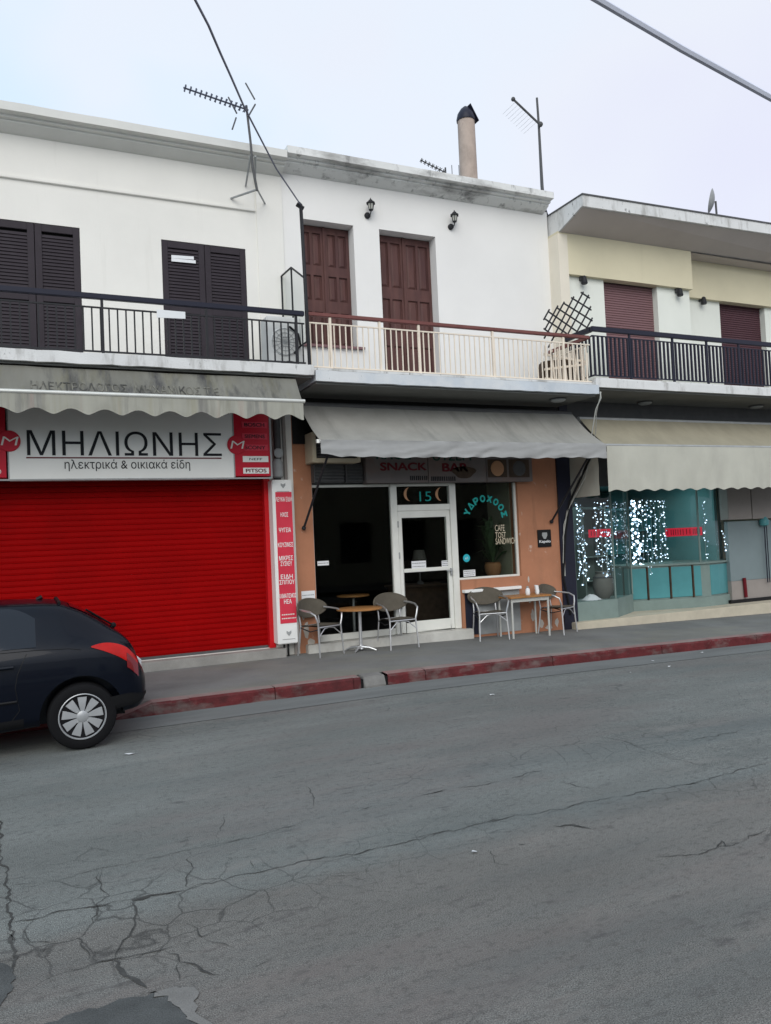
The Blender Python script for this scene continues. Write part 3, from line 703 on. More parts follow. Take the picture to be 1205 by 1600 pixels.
text('Ο', (P(-8, 735, YS).x, P(2, 735, YS).x, P(0, 741, YS).z, P(0, 733, YS).z), flat(YS-.004), 'creamw', lp)
# vertical light-box sign
YV = 11.14
lb = thing('light_box_sign', (3.53, YV, .35), 'tall narrow white sign with faded red face and white words beside the red shutter', 'sign')
vx0, vx1 = 3.37, 3.675
b = MB(); b.box(vx0, vx1, YV, F-.002, .36, 2.76); b.build('case', 'white', lb, bevel=.012)
b = MB(); b.box(vx0+.045, vx1-.012, YV-.006, YV+.002, .66, 2.58); fc = b.build('red_face', 'redsun', lb)
Wd = [('ΛΕΥΚΑ ΕΙΔΗ', 780, 26), ('ΗΧΟΣ', 804, 12), ('ΨΥΓΕΙΑ', 828, 19), ('ΚΟΥΖΙΝΕΣ', 851, 24), ('ΜΙΚΡΕΣ', 872, 22), ('ΣΥΣΚΕΥ', 880.5, 18), ('ΕΙΔΗ', 901, 19), ('ΣΠΙΤΙΟΥ', 909.5, 24), ('ΚΛΙΜΑΤΙΣΜΟΣ', 931, 28), ('ΗΕΑ', 940, 12)]
cxv = (vx0+vx1)/2+.015
for t_, yy, wpx in Wd:
    z0, z1_ = P(446, yy+3.6, YV).z, P(446, yy-3.6, YV).z; hw = wpx/104*.5
    text(t_, (cxv-hw, cxv+hw, z0, z1_), flat(YV-.0065), 'white', fc, bold=.012, th=.003)
b = MB()
for yy in (960, 966):
    z0 = P(448, yy, YV).z; x = cxv-.10
    while x < cxv+.10: l = random.uniform(.012, .03); b.box(x, x+l, YV-.009, YV-.0065, z0-.01, z0+.006); x += l+.008
b.build('fine_print', 'creamw', fc)
for zc_, s in ((2.66, 1), (.50, 1)):
    b = MB(); c = (cxv, YV-.006, zc_+.02)
    b.py([(c[0]-.035, c[2]+.03), (c[0]-.035, c[2]-.005), (c[0], c[2]-.045), (c[0]+.035, c[2]-.005), (c[0]+.035, c[2]+.03), (c[0], c[2]+.012)], YV-.006, YV)
    b.box(cxv-.10, cxv+.09, YV-.005, YV, zc_-.075, zc_-.068)
    b.build('emblem', 'grey', lb)
b = MB(); b.box(3.48, 3.50, YV+.08, YV+.12, .16, .36).box(3.54, 3.56, YV+.08, YV+.12, .16, .36); b.build('foot_bracket', 'black', lb)
# grey pipe and canister between the shops
pp_ = thing('drain_pipe', (3.56, 11.3, 2.8), 'grey pipe with round collar above the tall red and white sign', 'pipe')
c0, c1 = P(441, 655, 11.28), P(438, 748, 11.28)
b = MB(); b.tube([(3.52, 11.28, 4.05), (3.52, 11.28, 3.1), (3.50, 11.28, 2.78)], .055, 12); b.build('pipe', 'greyd', pp_, smooth=True)
b = MB(); b.lathe((3.50, 11.26, 2.80), [(.07, 0), (.09, .02), (.09, .22), (.05, .28)], 14); b.build('collar', 'grey', pp_, smooth=True)
b = MB(); b.lathe((3.50, 11.20, 3.16), [(.02, -.03), (.07, -.03), (.075, 0), (.05, .04)], 14, 'y'); b.build('siren_cap', 'grey', pp_, smooth=True)
b = MB(); b.tube([(3.64, F-.03, 3.9), (3.655, F-.03, 2.0), (3.70, F-.03, 1.0), (3.70, F-.03, .17)], .028, 8)
tag(b.build('wall_pipe', 'panelp', smooth=True), 'thin taupe pipe running down the seam between red shop and cafe', 'pipe')

# left awning (rolled, front bar and scalloped valance)
YA = 10.0
aw = thing('awning', (0, YA, 3.47), 'weathered grey striped awning with scalloped valance over the red shop sign', 'awning', 'awnings over the three shopfronts')
ax0, ax1 = -6.2, 3.50
zb0 = 3.715
b = MB()
def fab(u, v):
    x = ax0+(ax1-ax0)*u; k = min(v/.75, 1); q = max(v-.75, 0)/.25
    y = YA+.02+.24*k+.75*q; z = zb0+.01+.345*k+.01*q-.02*sin(pi*k)+.008*noise.noise(Vector((x*3, v*2, 0)))
    return (x, y, z)
b.grid(fab, 80, 8); b.grid(lambda u, v: tuple(Vector(fab(u, v))+Vector((0, .004, -.004))), 80, 8); b.build('fabric', 'awnL2', aw, smooth=True)
b = MB(); b.bar((ax0-.02, YA, zb0), (ax1+.025, YA, zb0), .028, 10); b.build('front_bar', 'tubew', aw, smooth=True)
b = MB(); per = .38
def val(x0, x1, y, zt, h, amp, per, n, m, parent, wav=.012, fl=.012):
    b = MB()
    for off in (0, .004):
        vs_ = []
        for i in range(n+1):
            x = x0+(x1-x0)*i/n; t = ((x-x0)/per) % 1
            zb = zt-h+amp*(abs(sin(pi*t)))**1.6
            for j in range(7):
                v = j/6; vs_.append((x, y+off+(wav*noise.noise(Vector((x*2.3, 0, 1)))+fl*noise.noise(Vector((x*6, v*1.5, 4))))*v, zt+(zb-zt)*v))
        b.add(vs_, [(i*7+j, (i+1)*7+j, (i+1)*7+j+1, i*7+j+1) for i in range(n) for j in range(6)])
    return b.build('valance', m, parent, smooth=True)
val(ax0+.06, ax1, YA-.012, zb0-.02, .235, .07, .385, 400, 'awnL', aw)
b = MB(); b.bar((ax0, F-.15, 3.98), (ax1, F-.15, 3.98), .07, 10); b.build('roller', 'grey', aw, smooth=True)
for x in (3.2, -1.5):
    b = MB(); b.tube([(x, F-.1, 3.9), (x-.45, F-.7, 3.80), (x-.02, YA+.02, zb0)], .02, 6); b.build('folding_arm', 'grey', aw)
# faded words on the cloth
def fabp(x, z, d):
    v = (z-zb0)/.345*.75; q = Vector(fab((x-ax0)/(ax1-ax0), v)); return (q.x, q.y-.004-d*.9, q.z+.003+d*.5)
mat['awntxt'] = M('faded_awning_print', (.07, .07, .065), .9, .3, 6, stretch=(2, 1, 1), stain=[((.20, .195, .165), 3, (2.5, 1, 1), .46, .58, .95)])
zt0 = zb0+.045
text('ΗΛΕΚΤΡΟΛΟΓΟΣ  ΜΗΧΑΝΙΚΟΣ Τ.Ε.', (P(48, 605, YA+.1).x, P(345, 612, YA+.1).x, zt0-.01, zt0+.12), fabp, 'awntxt', aw, bold=.005, th=.003)

# ================================================================== MIDDLE HOUSE
hM = thing('cafe_house', (6.2, F, 0), 'white two storey house with brown wooden shutters above a terracotta cafe front', 'building')
C0, C1, C2, C3 = 4.06, 5.40, 6.60, 7.80      # left pane | door | window
W1 = (4.065, 4.94, 4.86, 6.82); W2 = (5.39, 6.42, 4.20, 6.82)
b = MB(); b.wall(XL, XR, 4.05, 7.55, F, .3, [W1, W2])
b.box(XL+.002, XL+.15, F+.3, BK, -.2, 7.55).box(XR-.15, XR-.002, F+.3, BK, -.2, 7.55).box(XL+.15, XR-.15, BK-.3, BK, -.2, 7.55)
b.build('upper_wall', 'wallM', hM)
b = MB(); b.wall(XL, XR, -.2, 4.05, F, .25, [(C0, C2+.003, .17, 3.3), (C2-.003, C3, 1.09, 3.3)]); b.build('cafe_wall', 'terra', hM)
b = MB(); b.box(XL+.15, XR-.15, F+.3, BK, 7.42, 7.54)
roofM = b.build('roof', 'roofing', hM)
cornice(XL+.004, XR-.10, 'cornM', hM, .03)
balM = slab(XL+.012, XR-.005, S+.015, 4.05, 4.20, 'slabgrey', hM)
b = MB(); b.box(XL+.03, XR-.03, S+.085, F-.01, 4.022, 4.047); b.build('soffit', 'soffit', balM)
b = MB(); b.box(XL+.05, XR-.1, S+.02, S+.08, 4.201, 4.235); b.build('kerb_strip', 'slab', balM, bevel=.004)
# brown panelled shutters
def panel_leaf(x0, x1, z0, z1, y, parent):
    b = MB(); st = .055; mid = (x0+x1)/2
    hts = [z0+.03, z0+(z1-z0)*.30, z0+(z1-z0)*.375, z0+(z1-z0)*.60, z0+(z1-z0)*.66, z1-.10]
    ops = []
    for k in range(0, 6, 2):
        ops += [(x0+st, mid-.025, hts[k]+.03, hts[k+1]-.01), (mid+.025, x1-st, hts[k]+.03, hts[k+1]-.01)]
    b.wall(x0, x1, z0, z1, y, .04, ops); lf = b.build('shutter_leaf', 'wood', parent, bevel=.004)
    b = MB()
    for o in ops:
        a, c, d, e_ = o; g = .012
        b.box(a, c, y+.026, y+.034, d, e_)
        ins = .03
        vs_ = [(a+g, y+.026, d+g), (c-g, y+.026, d+g), (c-g, y+.026, e_-g), (a+g, y+.026, e_-g), (a+g+ins, y+.008, d+g+ins), (c-g-ins, y+.008, d+g+ins), (c-g-ins, y+.008, e_-g-ins), (a+g+ins, y+.008, e_-g-ins)]
        b.add(vs_, [(0, 1, 5, 4), (1, 2, 6, 5), (2, 3, 7, 6), (3, 0, 4, 7), (4, 5, 6, 7)])
    b.build('panel', 'wood', lf)
for (a, c, d, e_) in (W1, W2):
    m_ = (a+c)/2; y = F+.20
    panel_leaf(a+.006, m_-.003, d+.01, e_-.01, y, hM); panel_leaf(m_+.003, c-.006, d+.01, e_-.01, y, hM)
    b = MB(); b.box(m_-.02, m_+.02, y-.018, y, d+.01, e_-.01); b.build('cover_strip', 'wood', hM, bevel=.004)
b = MB(); b.box(W1[0]-.06, W1[1]+.09, F-.06, F+.2, W1[2]-.035, W1[2]); b.build('window_sill', 'rollbrown', hM)
# railing: brown handrail, cream bars
yrm = S+.10
rx0 = P(481, 540, yrm).x; rx1 = P(922, 560, yrm).x
pst = [P(x, 540, yrm).x for x in (517, 594, 655, 770, 880)]
rail(rx0, rx1, yrm, 5.03, 4.885, 4.265, .089, .015, 'cream', 'woodrail', balM, pst, .055, 4.2)
b = MB(); b.box(rx1-.05, rx1, yrm+.04, F-.02, 4.975, 5.03); b.build('handrail', 'woodrail', balM)
b = MB(); b.box(rx1-.035, rx1-.015, yrm+.02, F-.02, 4.87, 4.89).box(rx1-.035, rx1-.015, yrm+.02, F-.02, 4.256, 4.276)
y = yrm+.06
while y < F-.05: b.box(rx1-.034, rx1-.016, y-.009, y+.009, 4.27, 4.88); y += .075
b.build('railing', 'cream', balM)
# folded cream wooden slat rack leaning behind the rail end
fr = thing('slatted_rack', (8.2, 10.6, 4.2), 'cream wooden slatted rack leaning behind the end of the brown balcony rail', 'rack')
b = MB(); q0, q1 = P(853, 560, yrm+.14).x, P(915, 560, yrm+.14).x
for i in range(11):
    x = q0+(q1-q0)*i/10; ln = .05*sin(i*2.1); b.prism([(x-.014, yrm+.13, 4.21), (x+.014, yrm+.13, 4.21), (x+.014+ln, yrm+.13, 4.80+.05*cos(i*1.7)), (x-.014+ln, yrm+.13, 4.80+.05*cos(i*1.7))], (0, .02, 0))
b.build('slats', 'cream', fr)
b = MB()
for z0, z1_ in ((4.45, 4.58), (4.70, 4.62), (4.30, 4.26)): b.prism([(q0-.02, yrm+.152, z0), (q1+.02, yrm+.152, z1_), (q1+.02, yrm+.152, z1_+.035), (q0-.02, yrm+.152, z0+.035)], (0, .02, 0))
b.build('cross_slats', 'cream', fr)
b = MB(); b.prism([(q0+.02, yrm+.3, 4.21), (q1-.05, yrm+.3, 4.21), (q1-.12, yrm+.32, 4.72), (q0+.12, yrm+.32, 4.66)], (0, .2, 0)); 
tag(b.build('dark_sack', 'brown', bevel=.03), 'dark brown bundle standing on the balcony behind the cream slats', 'bundle')
# diamond trellis
tr = thing('trellis', (8.5, 10.45, 4.9), 'dark diamond lattice trellis leaning at the right end of the cafe balcony', 'trellis')
yt = yrm+.07
def tl(a, c, k):
    p, q = P(*a, yt+k), P(*c, yt+k); d = (q-p).normalized(); nr = Vector((-d.z, 0, d.x))*.012
    return [(p-nr), (q-nr), (q+nr), (p+nr)]
Z7 = lambda x, y: (820+x/6.025, 440+y/6.025)
dg1 = [((555,95),(415,480)),((605,125),(485,500)),((470,140),(360,450)),((375,190),(240,610)),((315,225),(200,520)),((235,260),(180,440)),((630,230),(500,470)),((640,345),(580,455))]
dg1 = [((555,95),(330,520)),((605,125),(410,490)),((465,140),(225,620)),((375,190),(185,535)),((315,225),(190,455)),((235,260),(180,360)),((625,232),(490,480)),((640,340),(570,465))]
dg2 = [((530,100),(615,155)),((440,150),(630,268)),((365,200),(640,370)),((305,245),(600,440)),((230,285),(510,480)),((185,345),(400,490)),((180,440),(290,520))]
for dd, k in ((dg1, 0), (dg2, .014)):
    b = MB()
    for a, c in dd: b.prism(tl(Z7(*a), Z7(*c), k), (0, .012, 0))
    b.build('laths', 'wood' if 0 else 'ironblk', tr)
# wall lanterns
def lantern(px, py, label):
    c = P(px, py, F); K = .70
    t = thing('wall_lantern', (c.x, F, c.z-.10), label, 'wall lamp', 'black wall lanterns on the white house')
    def fin(b, name, m):
        b.v = [(c.x+(x-c.x)*K, F+(y-F)*K, c.z+(z-c.z)*K) for x, y, z in b.v]; b.build(name, m, t, smooth=True, auto=30)
    bz = c.z-.13
    b = MB(); b.lathe((c.x-.03, F-.05, bz), [(.01, -.03), (.055, -.022), (.07, .0), (.07, .048)], 14, 'y'); fin(b, 'wall_plate', 'ironblk')
    b = MB(); b.tube([(c.x-.03, F-.05, bz), (c.x-.01, F-.14, bz-.02), (c.x, F-.17, bz+.05), (c.x, F-.17, bz+.09)], .013, 6); fin(b, 'arm', 'ironblk')
    lz = bz+.08
    b = MB(); b.lathe((c.x, F-.17, lz), [(.03, 0), (.05, .012), (.078, .155)], 6); fin(b, 'glass', 'lampglass')
    b = MB()
    for k in range(6):
        a = 2*pi*k/6; b.bar((c.x+.051*cos(a), F-.17+.051*sin(a), lz+.01), (c.x+.08*cos(a), F-.17+.08*sin(a), lz+.16), .008, 4)
    b.lathe((c.x, F-.17, lz-.015), [(.012, -.01), (.05, 0), (.05, .02)], 6); fin(b, 'cage', 'ironblk')
    b = MB(); b.lathe((c.x, F-.17, lz+.155), [(.11, -.02), (.11, 0), (.055, .045), (.04, .07), (.02, .075), (.015, .10), (.002, .125)], 6); fin(b, 'cap', 'ironblk')
lantern(575, 329, 'black wall lantern between the two brown shuttered openings')
lantern(705, 347, 'black wall lantern right of the brown balcony door')
# roof things
c0 = P(733, 285, 13.0)
b = MB(); b.lathe((c0.x, 13.0, 7.5), [(.185, 0), (.175, 1.0), (.168, P(733, 188, 13.0).z-7.5)], 20)
ch = b.build('chimney', 'chim', roofM, smooth=True)
zt = P(733, 188, 13.0).z
b = MB(); b.lathe((c0.x, 13.0, zt-.01), [(.185, -.03), (.19, 0), (.16, .12), (.10, .21), (.03, .27), (.004, .28)], 16); b.prism([(c0.x+.02, 12.85, zt+.25), (c0.x+.2, 12.85, zt-.06), (c0.x+.2, 13.15, zt-.06), (c0.x+.02, 13.15, zt+.25)], (.01, 0, .01))
b.build('cowl', 'navy', ch, smooth=True)

# cafe shopfront -----------------------------------------------------------
YC = F+.07
zT = 2.70
ff = hM
b = MB(); b.box(C0, C1, YC-.01, YC+.04, .30, .40).box(C0, C0+.03, YC, YC+.04, .40, 3.25); b.box(C0, C1, YC-.01, YC+.04, 2.66, 2.70)
fL = b.build('window_frame', 'doorw', ff, bevel=.005)
b = MB(); b.box(C0+.03, C1, YC+.015, YC+.023, .40, 2.66); b.build('pane', 'gdark', fL)
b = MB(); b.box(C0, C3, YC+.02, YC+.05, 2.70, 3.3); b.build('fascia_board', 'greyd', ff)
b = MB(); b.box(XL+.01, XR-.01, F-.03, F-.001, 3.32, 4.02); b.build('wall_shade_board', 'black', ff)  # black board over the terracotta: deep shade above the awning put into colour
# door frame
b = MB(); b.box(C1, C1+.11, YC-.03, YC+.05, .30, 2.70).box(C2-.12, C2, YC-.03, YC+.05, .30, 2.70).box(C1+.11, C2-.12, YC-.03, YC+.05, 2.26, 2.36).box(C1+.11, C2-.12, YC-.03, YC+.05, 2.66, 2.70)
df = b.build('door_frame', 'doorw', ff, bevel=.008)
b = MB(); b.box(C1+.11, C2-.12, YC+.01, YC+.018, 2.36, 2.66); b.build('transom_pane', 'gdark', df)
b = MB(); dx0, dx1 = C1+.115, C2-.125
b.box(dx0, dx0+.07, YC-.015, YC+.035, .31, 2.255).box(dx1-.07, dx1, YC-.015, YC+.035, .31, 2.255).box(dx0+.07, dx1-.07, YC-.015, YC+.035, .31, .48).box(dx0+.07, dx1-.07, YC-.015, YC+.035, 2.15, 2.255).box(dx0+.07, dx1-.07, YC-.015, YC+.035, 1.27, 1.33)
dr_ = b.build('door', 'doorw', ff, bevel=.006)
b = MB(); b.box(dx0+.07, dx1-.07, YC+.006, YC+.014, .48, 1.27).box(dx0+.07, dx1-.07, YC+.006, YC+.014, 1.33, 2.15); b.build('pane', 'gdark', dr_)
b = MB(); b.box(dx1-.045, dx1-.02, YC-.05, YC-.015, 1.18, 1.30).box(dx1-.13, dx1-.02, YC-.065, YC-.05, 1.255, 1.275); b.build('handle', 'grey', dr_)
for zz in (.7, 1.5, 2.0):
    b = MB(); b.bar((dx0-.006, YC-.035, zz), (dx0-.006, YC-.035, zz+.10), .011, 8); b.build('hinge', 'grey', dr_)
# transom writing: 15 and crescents
text('15', (*[P(x, 776, YC).x for x in (656, 674)], P(665, 783, YC).z, P(665, 768, YC).z), flat(YC+.009), 'tealtxt', df, bold=-.01)
for cx, s in ((628, 1), (677, 1)):
    c = P(cx+14, 772, YC); b = MB(); pts = []
    for i in range(15): a = radians(105+150*i/14); pts.append((c.x+.125*cos(a), c.z+.115*sin(a)))
    for i in range(15): a = radians(255-150*i/14); pts.append((c.x+.125*cos(a)*.62+.0, c.z+.115*sin(a)*1.0))
    b.py(pts, YC+.003, YC+.009); b.build('crescent', 'crescent', df)
# right window
b = MB(); b.box(C2, C3, YC-.02, YC+.04, 1.09, 1.125).box(C3-.045, C3, YC-.02, YC+.04, 1.125, 2.70)
fR = b.build('window_frame', 'doorw', ff, bevel=.006)
b = MB(); b.box(C2, C3-.045, YC+.01, YC+.018, 1.125, 2.70); b.build('pane', 'gdark', fR)
yw = YC+.0095
def arc_text(s, c, rad, a0, a1, h, m, parent):
    for i, chx in enumerate(s):
        a = radians(a0+(a1-a0)*i/(len(s)-1)); cx, cz = c.x+rad[0]*cos(a), c.z+rad[1]*sin(a)
        th = a-pi/2; wd = .105 if chx not in 'Χ' else .11
        def pl(x, z, d, cx=cx, cz=cz, th=th): return (cx+x*cos(th)-z*sin(th), yw-d, cz+x*sin(th)+z*cos(th))
        text(chx, (-wd/2, wd/2, -h/2, h/2), pl, m, parent, bold=.055, th=.002)
ca = P(759, 812, yw)
arc_text('ΥΔΡΟΧΟΟΣ', ca, (.385, .36), 158, 14, .12, 'tealtxt', fR)
for s, y0, y1, x1 in (('CAFE', 820, 830, 789), ('TOST', 831.5, 840.5, 790.5), ('SANDWICH', 841, 850.5, 806)):
    text(s, (P(774, 835, yw).x, P(x1, 835, yw).x, P(780, y1, yw).z, P(780, y0, yw).z), flat(yw), 'creamtxt', fR, bold=.0, th=.002)
c = P(729, 872, yw); b = MB(); b.lathe((c.x, yw-.003, c.z), [(.002, -.001), (.066, -.001), (.066, .002)], 24, 'y')
stk = tag(b.build('round_sticker', 'blue'), 'round turquoise sticker low on the cafe window glass', 'sticker')
text('eΛ', (c.x-.03, c.x+.03, c.z-.02, c.z+.025), flat(yw-.0045), 'paper', stk, th=.001)
def sign_paper(x0, y0, x1, y1, Y, name, label, cat, lines=3, m='paper', slope=0):
    a, c = P(x0, y0, Y), P(x1, y1, Y); b = MB(); b.box(a.x, c.x, Y-.004, Y, c.z, a.z); o = b.build(name, m); tag(o, label, cat)
    b = MB()
    for i in range(lines):
        z = c.z+(a.z-c.z)*(i+.7)/(lines+.4); x = a.x+.012
        while x < c.x-.03: l = random.uniform(.012, .03); b.box(x, min(x+l, c.x-.01), Y-.0055, Y-.004, z-.004, z+.005); x += l+.007
    b.build('print', 'greyd', o)
    return o
sign_paper(724, 891, 743, 900, yw, 'window_notice', 'small white notice at the bottom left of the cafe window', 'notice')
sign_paper(643, 877, 666, 888, YC+.005, 'door_notice', 'white paper notice stuck inside the upper door glass', 'notice', 2)
sign_paper(690, 876, 702, 888, YC+.005, 'door_sticker', 'small pale square sticker at right of the upper door glass', 'sticker', 4)
sign_paper(496, 877, 514, 883, YC+.014, 'glass_notice', 'small white notice on the dark left cafe pane', 'notice', 1)
sign_paper(471, 924, 493, 945, F-.002, 'wall_notice', 'crumpled white sheet on the terracotta pillar behind the leftmost chair', 'notice', 2)
# inside of the cafe
b = MB()
x0, x1, y0, y1 = XL+.16, XR-.16, F+.26, 16.0
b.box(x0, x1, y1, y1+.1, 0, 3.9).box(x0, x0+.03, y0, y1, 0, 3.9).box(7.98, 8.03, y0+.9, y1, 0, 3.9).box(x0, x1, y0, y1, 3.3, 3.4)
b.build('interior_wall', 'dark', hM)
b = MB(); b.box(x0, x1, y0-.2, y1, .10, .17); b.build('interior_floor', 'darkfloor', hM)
b = MB(); b.box(C3-.02, C3+.03, F+.252, F+.95, .9, 3.0); b.build('window_reveal', 'greenwall', hM)
b = MB(); b.box(C2+.02, C3-.021, F+.13, F+.75, 1.02, 1.075); b.build('window_ledge', 'dark', hM)
# pot plant in the window
ct = P(771, 900, F+.42); ptx = thing('potted_plant', (ct.x, F+.42, 1.078), 'leafy plant in a clay pot inside the cafe window', 'plant')
b = MB(); b.lathe((ct.x, F+.42, 1.078), [(.09, 0), (.14, .10), (.15, .20), (.13, .24), (.14, .26)], 16); b.build('pot', 'pot', ptx, smooth=True)
b = MB()
for i in range(46):
    a = random.uniform(0, 6.28); r = random.uniform(.12, .42); h = random.uniform(.25, 1.05); w_ = random.uniform(.02, .045)
    p0 = Vector((ct.x, F+.42, 1.30)); p1 = p0+Vector((r*cos(a)*.5, r*sin(a)*.28, h*.75)); p2 = p0+Vector((r*cos(a), r*sin(a)*.5, h*.8+random.uniform(-.2, .1)))
    sd = Vector((-sin(a), cos(a), .3))*w_
    b.add([p0-sd*.2, p0+sd*.2, p1+sd, p1-sd, p2], [(0, 1, 2, 3), (3, 2, 4)])
b.build('leaves', 'leaf', ptx)
# inside lamp shade glimpsed through the door
c = P(655, 868, F+1.2); b = MB(); b.lathe((c.x, F+1.2, c.z-.07), [(.05, 0), (.13, .0), (.09, .17), (.05, .17)], 14)
tl_ = thing('table_lamp', (c.x, F+1.2, c.z-.5), 'dim table lamp with pale shade seen through the cafe door', 'lamp')
b.build('lamp_shade', 'vase', tl_, smooth=True)
b = MB(); b.bar((c.x, F+1.2, c.z-.5), (c.x, F+1.2, c.z-.05), .015, 8).lathe((c.x, F+1.2, c.z-.5), [(.07, 0), (.06, .03), (.02, .05)], 12); b.build('lamp_stem', 'greyd', tl_, smooth=True)
b = MB(); cz = c.z-.5; b.box(c.x-.5, c.x+.45, F+1.0, F+1.5, .171, cz-.04).box(c.x-.55, c.x+.5, F+.95, F+1.55, cz-.04, cz-.001); tag(b.build('counter', 'brown'), 'dark wooden counter inside the cafe behind the door', 'counter')
# marble step
b = MB(); b.box(C0-.20, C2+.12, F-.14, F+.10, .05, .295); ms = tag(b.build('door_step', 'marble', bevel=.012), 'pale marble step along the foot of the cafe front', 'step')
# below the window: dark panel, grey sheet
b = MB(); u0, u1, u2 = P(727, 950, F).x, P(746, 950, F).x, P(812, 950, F).x
b.box(u0, u1-.004, F-.012, F+.002, .18, .88); b.build('dark_panel', 'navy', ff)
b = MB(); b.box(u1, u2, F-.016, F+.002, .17, .88); b.build('grey_panel', 'grey', ff)
b = MB(); b.box(C2+.005, u2+.0, F-.10, F+.002, .88, .93); b.build('white_ledge', 'white', ff, bevel=.006)
# cables / pipe ghosts on the terracotta wall
b = MB(); b.tube([(8.66, F-.012, 3.3), (8.63, F-.012, 2.3), (8.65, F-.012, 1.7), (8.66, F-.012, 1.45), (8.72, F-.02, 1.3), (8.70, F-.02, 1.12)], .011, 6); b.tube([(8.70, F-.02, 1.3), (8.705, F-.02, 1.2)], .018, 6)
tag(b.build('wall_cable', 'brown'), 'brown cable hanging down the terracotta wall right of the black plaque', 'cable')
mat['plaster'] = M('bare_plaster', (.50, .46, .41), .9, .15, 6, bump=.3)
b = MB()
for (px, py, w_, h_) in ((479, 985, .05, .16), (486, 1003, .07, .07), (474, 962, .03, .09), (828, 938, .035, .06), (833, 962, .05, .12), (846, 975, .06, .09), (838, 925, .03, .05), (826, 905, .02, .07), (858, 980, .08, .05), (870, 972, .05, .08)):
    c = P(px, py, F); pts = []
    for i in range(18):
        t = 2*pi*i/18; k = .7+.6*abs(noise.noise(Vector((cos(t)*1.5+px, sin(t)*1.5, py))))
        pts.append((c.x+w_*k*cos(t), F-.0025, max(c.z+h_*k*sin(t), .18+gz(c.x))))
    b = MB(); b.add(pts, [tuple(range(18))]); b.build('peeled_patch', 'plaster', hM)
# black square plaque
a, c = P(840, 828, F-.02), P(862, 854, F-.02)
b = MB(); b.box(a.x, c.x, F-.025, F-.001, c.z, a.z); pq = tag(b.build('wall_plaque', 'black', bevel=.004), 'square black plaque with white word on the terracotta wall', 'plaque')
cx, cz = (a.x+c.x)/2, (a.z+c.z)/2
b = MB(); b.py([(cx-.05, cz+.10), (cx+.05, cz+.10), (cx+.055, cz+.05), (cx+.02, cz-.01), (cx-.02, cz-.01), (cx-.055, cz+.05)], F-.030, F-.025); b.build('emblem', 'grey', pq)
text('Kapelo', (a.x+.02, c.x-.02, cz-.09, cz-.03), flat(F-.0255), 'paper', pq, bold=.02, th=.004)
# snack bar sign
YB = 11.18
sb = thing('snack_bar_sign', (6.4, YB, 2.69), 'dim grey sign board with dark red SNACK BAR letters under the grey awning', 'sign')
sx0, sx1, sz0, sz1 = P(572, 730, YB).x, P(832, 735, YB).x, 2.70, 3.26
xm = P(669, 730, YB).x; xp = P(760, 730, YB).x
b = MB(); b.box(sx0, xm-.004, YB, F-.02, sz0, sz1).box(xm+.004, xp-.004, YB, F-.02, sz0, sz1).box(xp+.004, sx1, YB, F-.02, sz0, sz1); b.build('board', 'snack', sb, bevel=.006)
text('SNACK', (P(594, 730, YB).x, P(667, 730, YB).x, P(630, 735.5, YB).z, P(630, 722.5, YB).z), flat(YB-.001), 'textred', sb, bold=.03)
text('BAR', (P(691, 730, YB).x, P(731, 730, YB).x, P(710, 737, YB).z, P(710, 723.5, YB).z), flat(YB-.001), 'textred', sb, bold=.03)
mat['greend'] = M('dark_green_lettering', (.02, .07, .05), .5)
text('ΚΑΦΕ', (P(588, 716, YB).x, P(642, 716, YB).x, P(615, 718, YB).z, P(615, 704, YB).z), flat(YB-.001), 'greend', sb, bold=.02)
text('ΟΥΖΕΡΙ', (P(676, 716, YB).x, P(736, 716, YB).x, P(706, 720, YB).z, P(706, 706, YB).z), flat(YB-.001), 'greend', sb, bold=.02)
b = MB()
for x0_, x1_, yy in ((641, 667, 747), (674, 711, 748)):
    x = x0_
    while x < x1_: a = P(x, yy+3.5, YB); c = P(x+1.5, yy-3.5, YB); b.box(a.x, c.x, YB-.004, YB-.001, a.z, c.z); x += random.uniform(2.6, 3.6)
b.build('fine_print', 'textk', sb)
for x0_, x1_ in ((763, 791), (796, 826)):
    a, c = P(x0_, 746, YB), P(x1_, 718, YB); b = MB(); b.box(a.x, c.x, YB-.006, YB-.001, a.z, c.z); ph = b.build('food_photo', 'brown', sb)
    b = MB(); m2 = ((a.x+c.x)/2, (a.z+c.z)/2); b.lathe((m2[0], YB-.008, m2[1]), [(.002, -.004), (.10, -.004), (.13, .002)], 18, 'y'); b.build('plate_print', 'crescent' if x0_ < 780 else 'greyd', ph)
c = P(725, 738, YB); b = MB(); pts = [(c.x+.22*cos(t)*(1+.2*sin(3*t)), c.z+.10*sin(t)) for t in [2*pi*i/18 for i in range(18)]]; b.py(pts, YB-.005, YB-.001); b.build('brown_print', 'brown', sb)  # wavy-edged brown blot on the board
# air conditioner / dark vents up left
YU = 11.02
a, c = P(489, 722, YU), P(562, 676, YU)
acb = thing('window_air_conditioner', (4.3, F, 3.0), 'cream framed window air conditioner above the dark cafe pane', 'air conditioner')
b = MB(); x0, x1, z0, z1_ = a.x, c.x, a.z, c.z
b.box(x0, x0+.06, YU, F, z0, z1_).box(x1-.05, x1, YU, F, z0, z1_).box(x0+.06, x1-.05, YU, F, z0, z0+.06).box(x0+.06, x1-.05, YU, F, z1_-.05, z1_)
b.build('casing', 'creamtxt', acb, bevel=.006)
b = MB(); b.box(x0+.06, x1-.05, YU+.08, F, z0+.06, z1_-.05)
for i in range(7): zq = z0+.08+i*.045; b.box(x0+.06, x1-.05, YU+.03, YU+.08, zq, zq+.012)
b.build('grille', 'greyd', acb)
b = MB(); a, c = P(492, 757, 11.2), P(560, 727, 11.2)
vt = thing('vent_grille', (4.4, 11.2, 2.7), 'dark two part vent grille above the left cafe pane', 'vent')
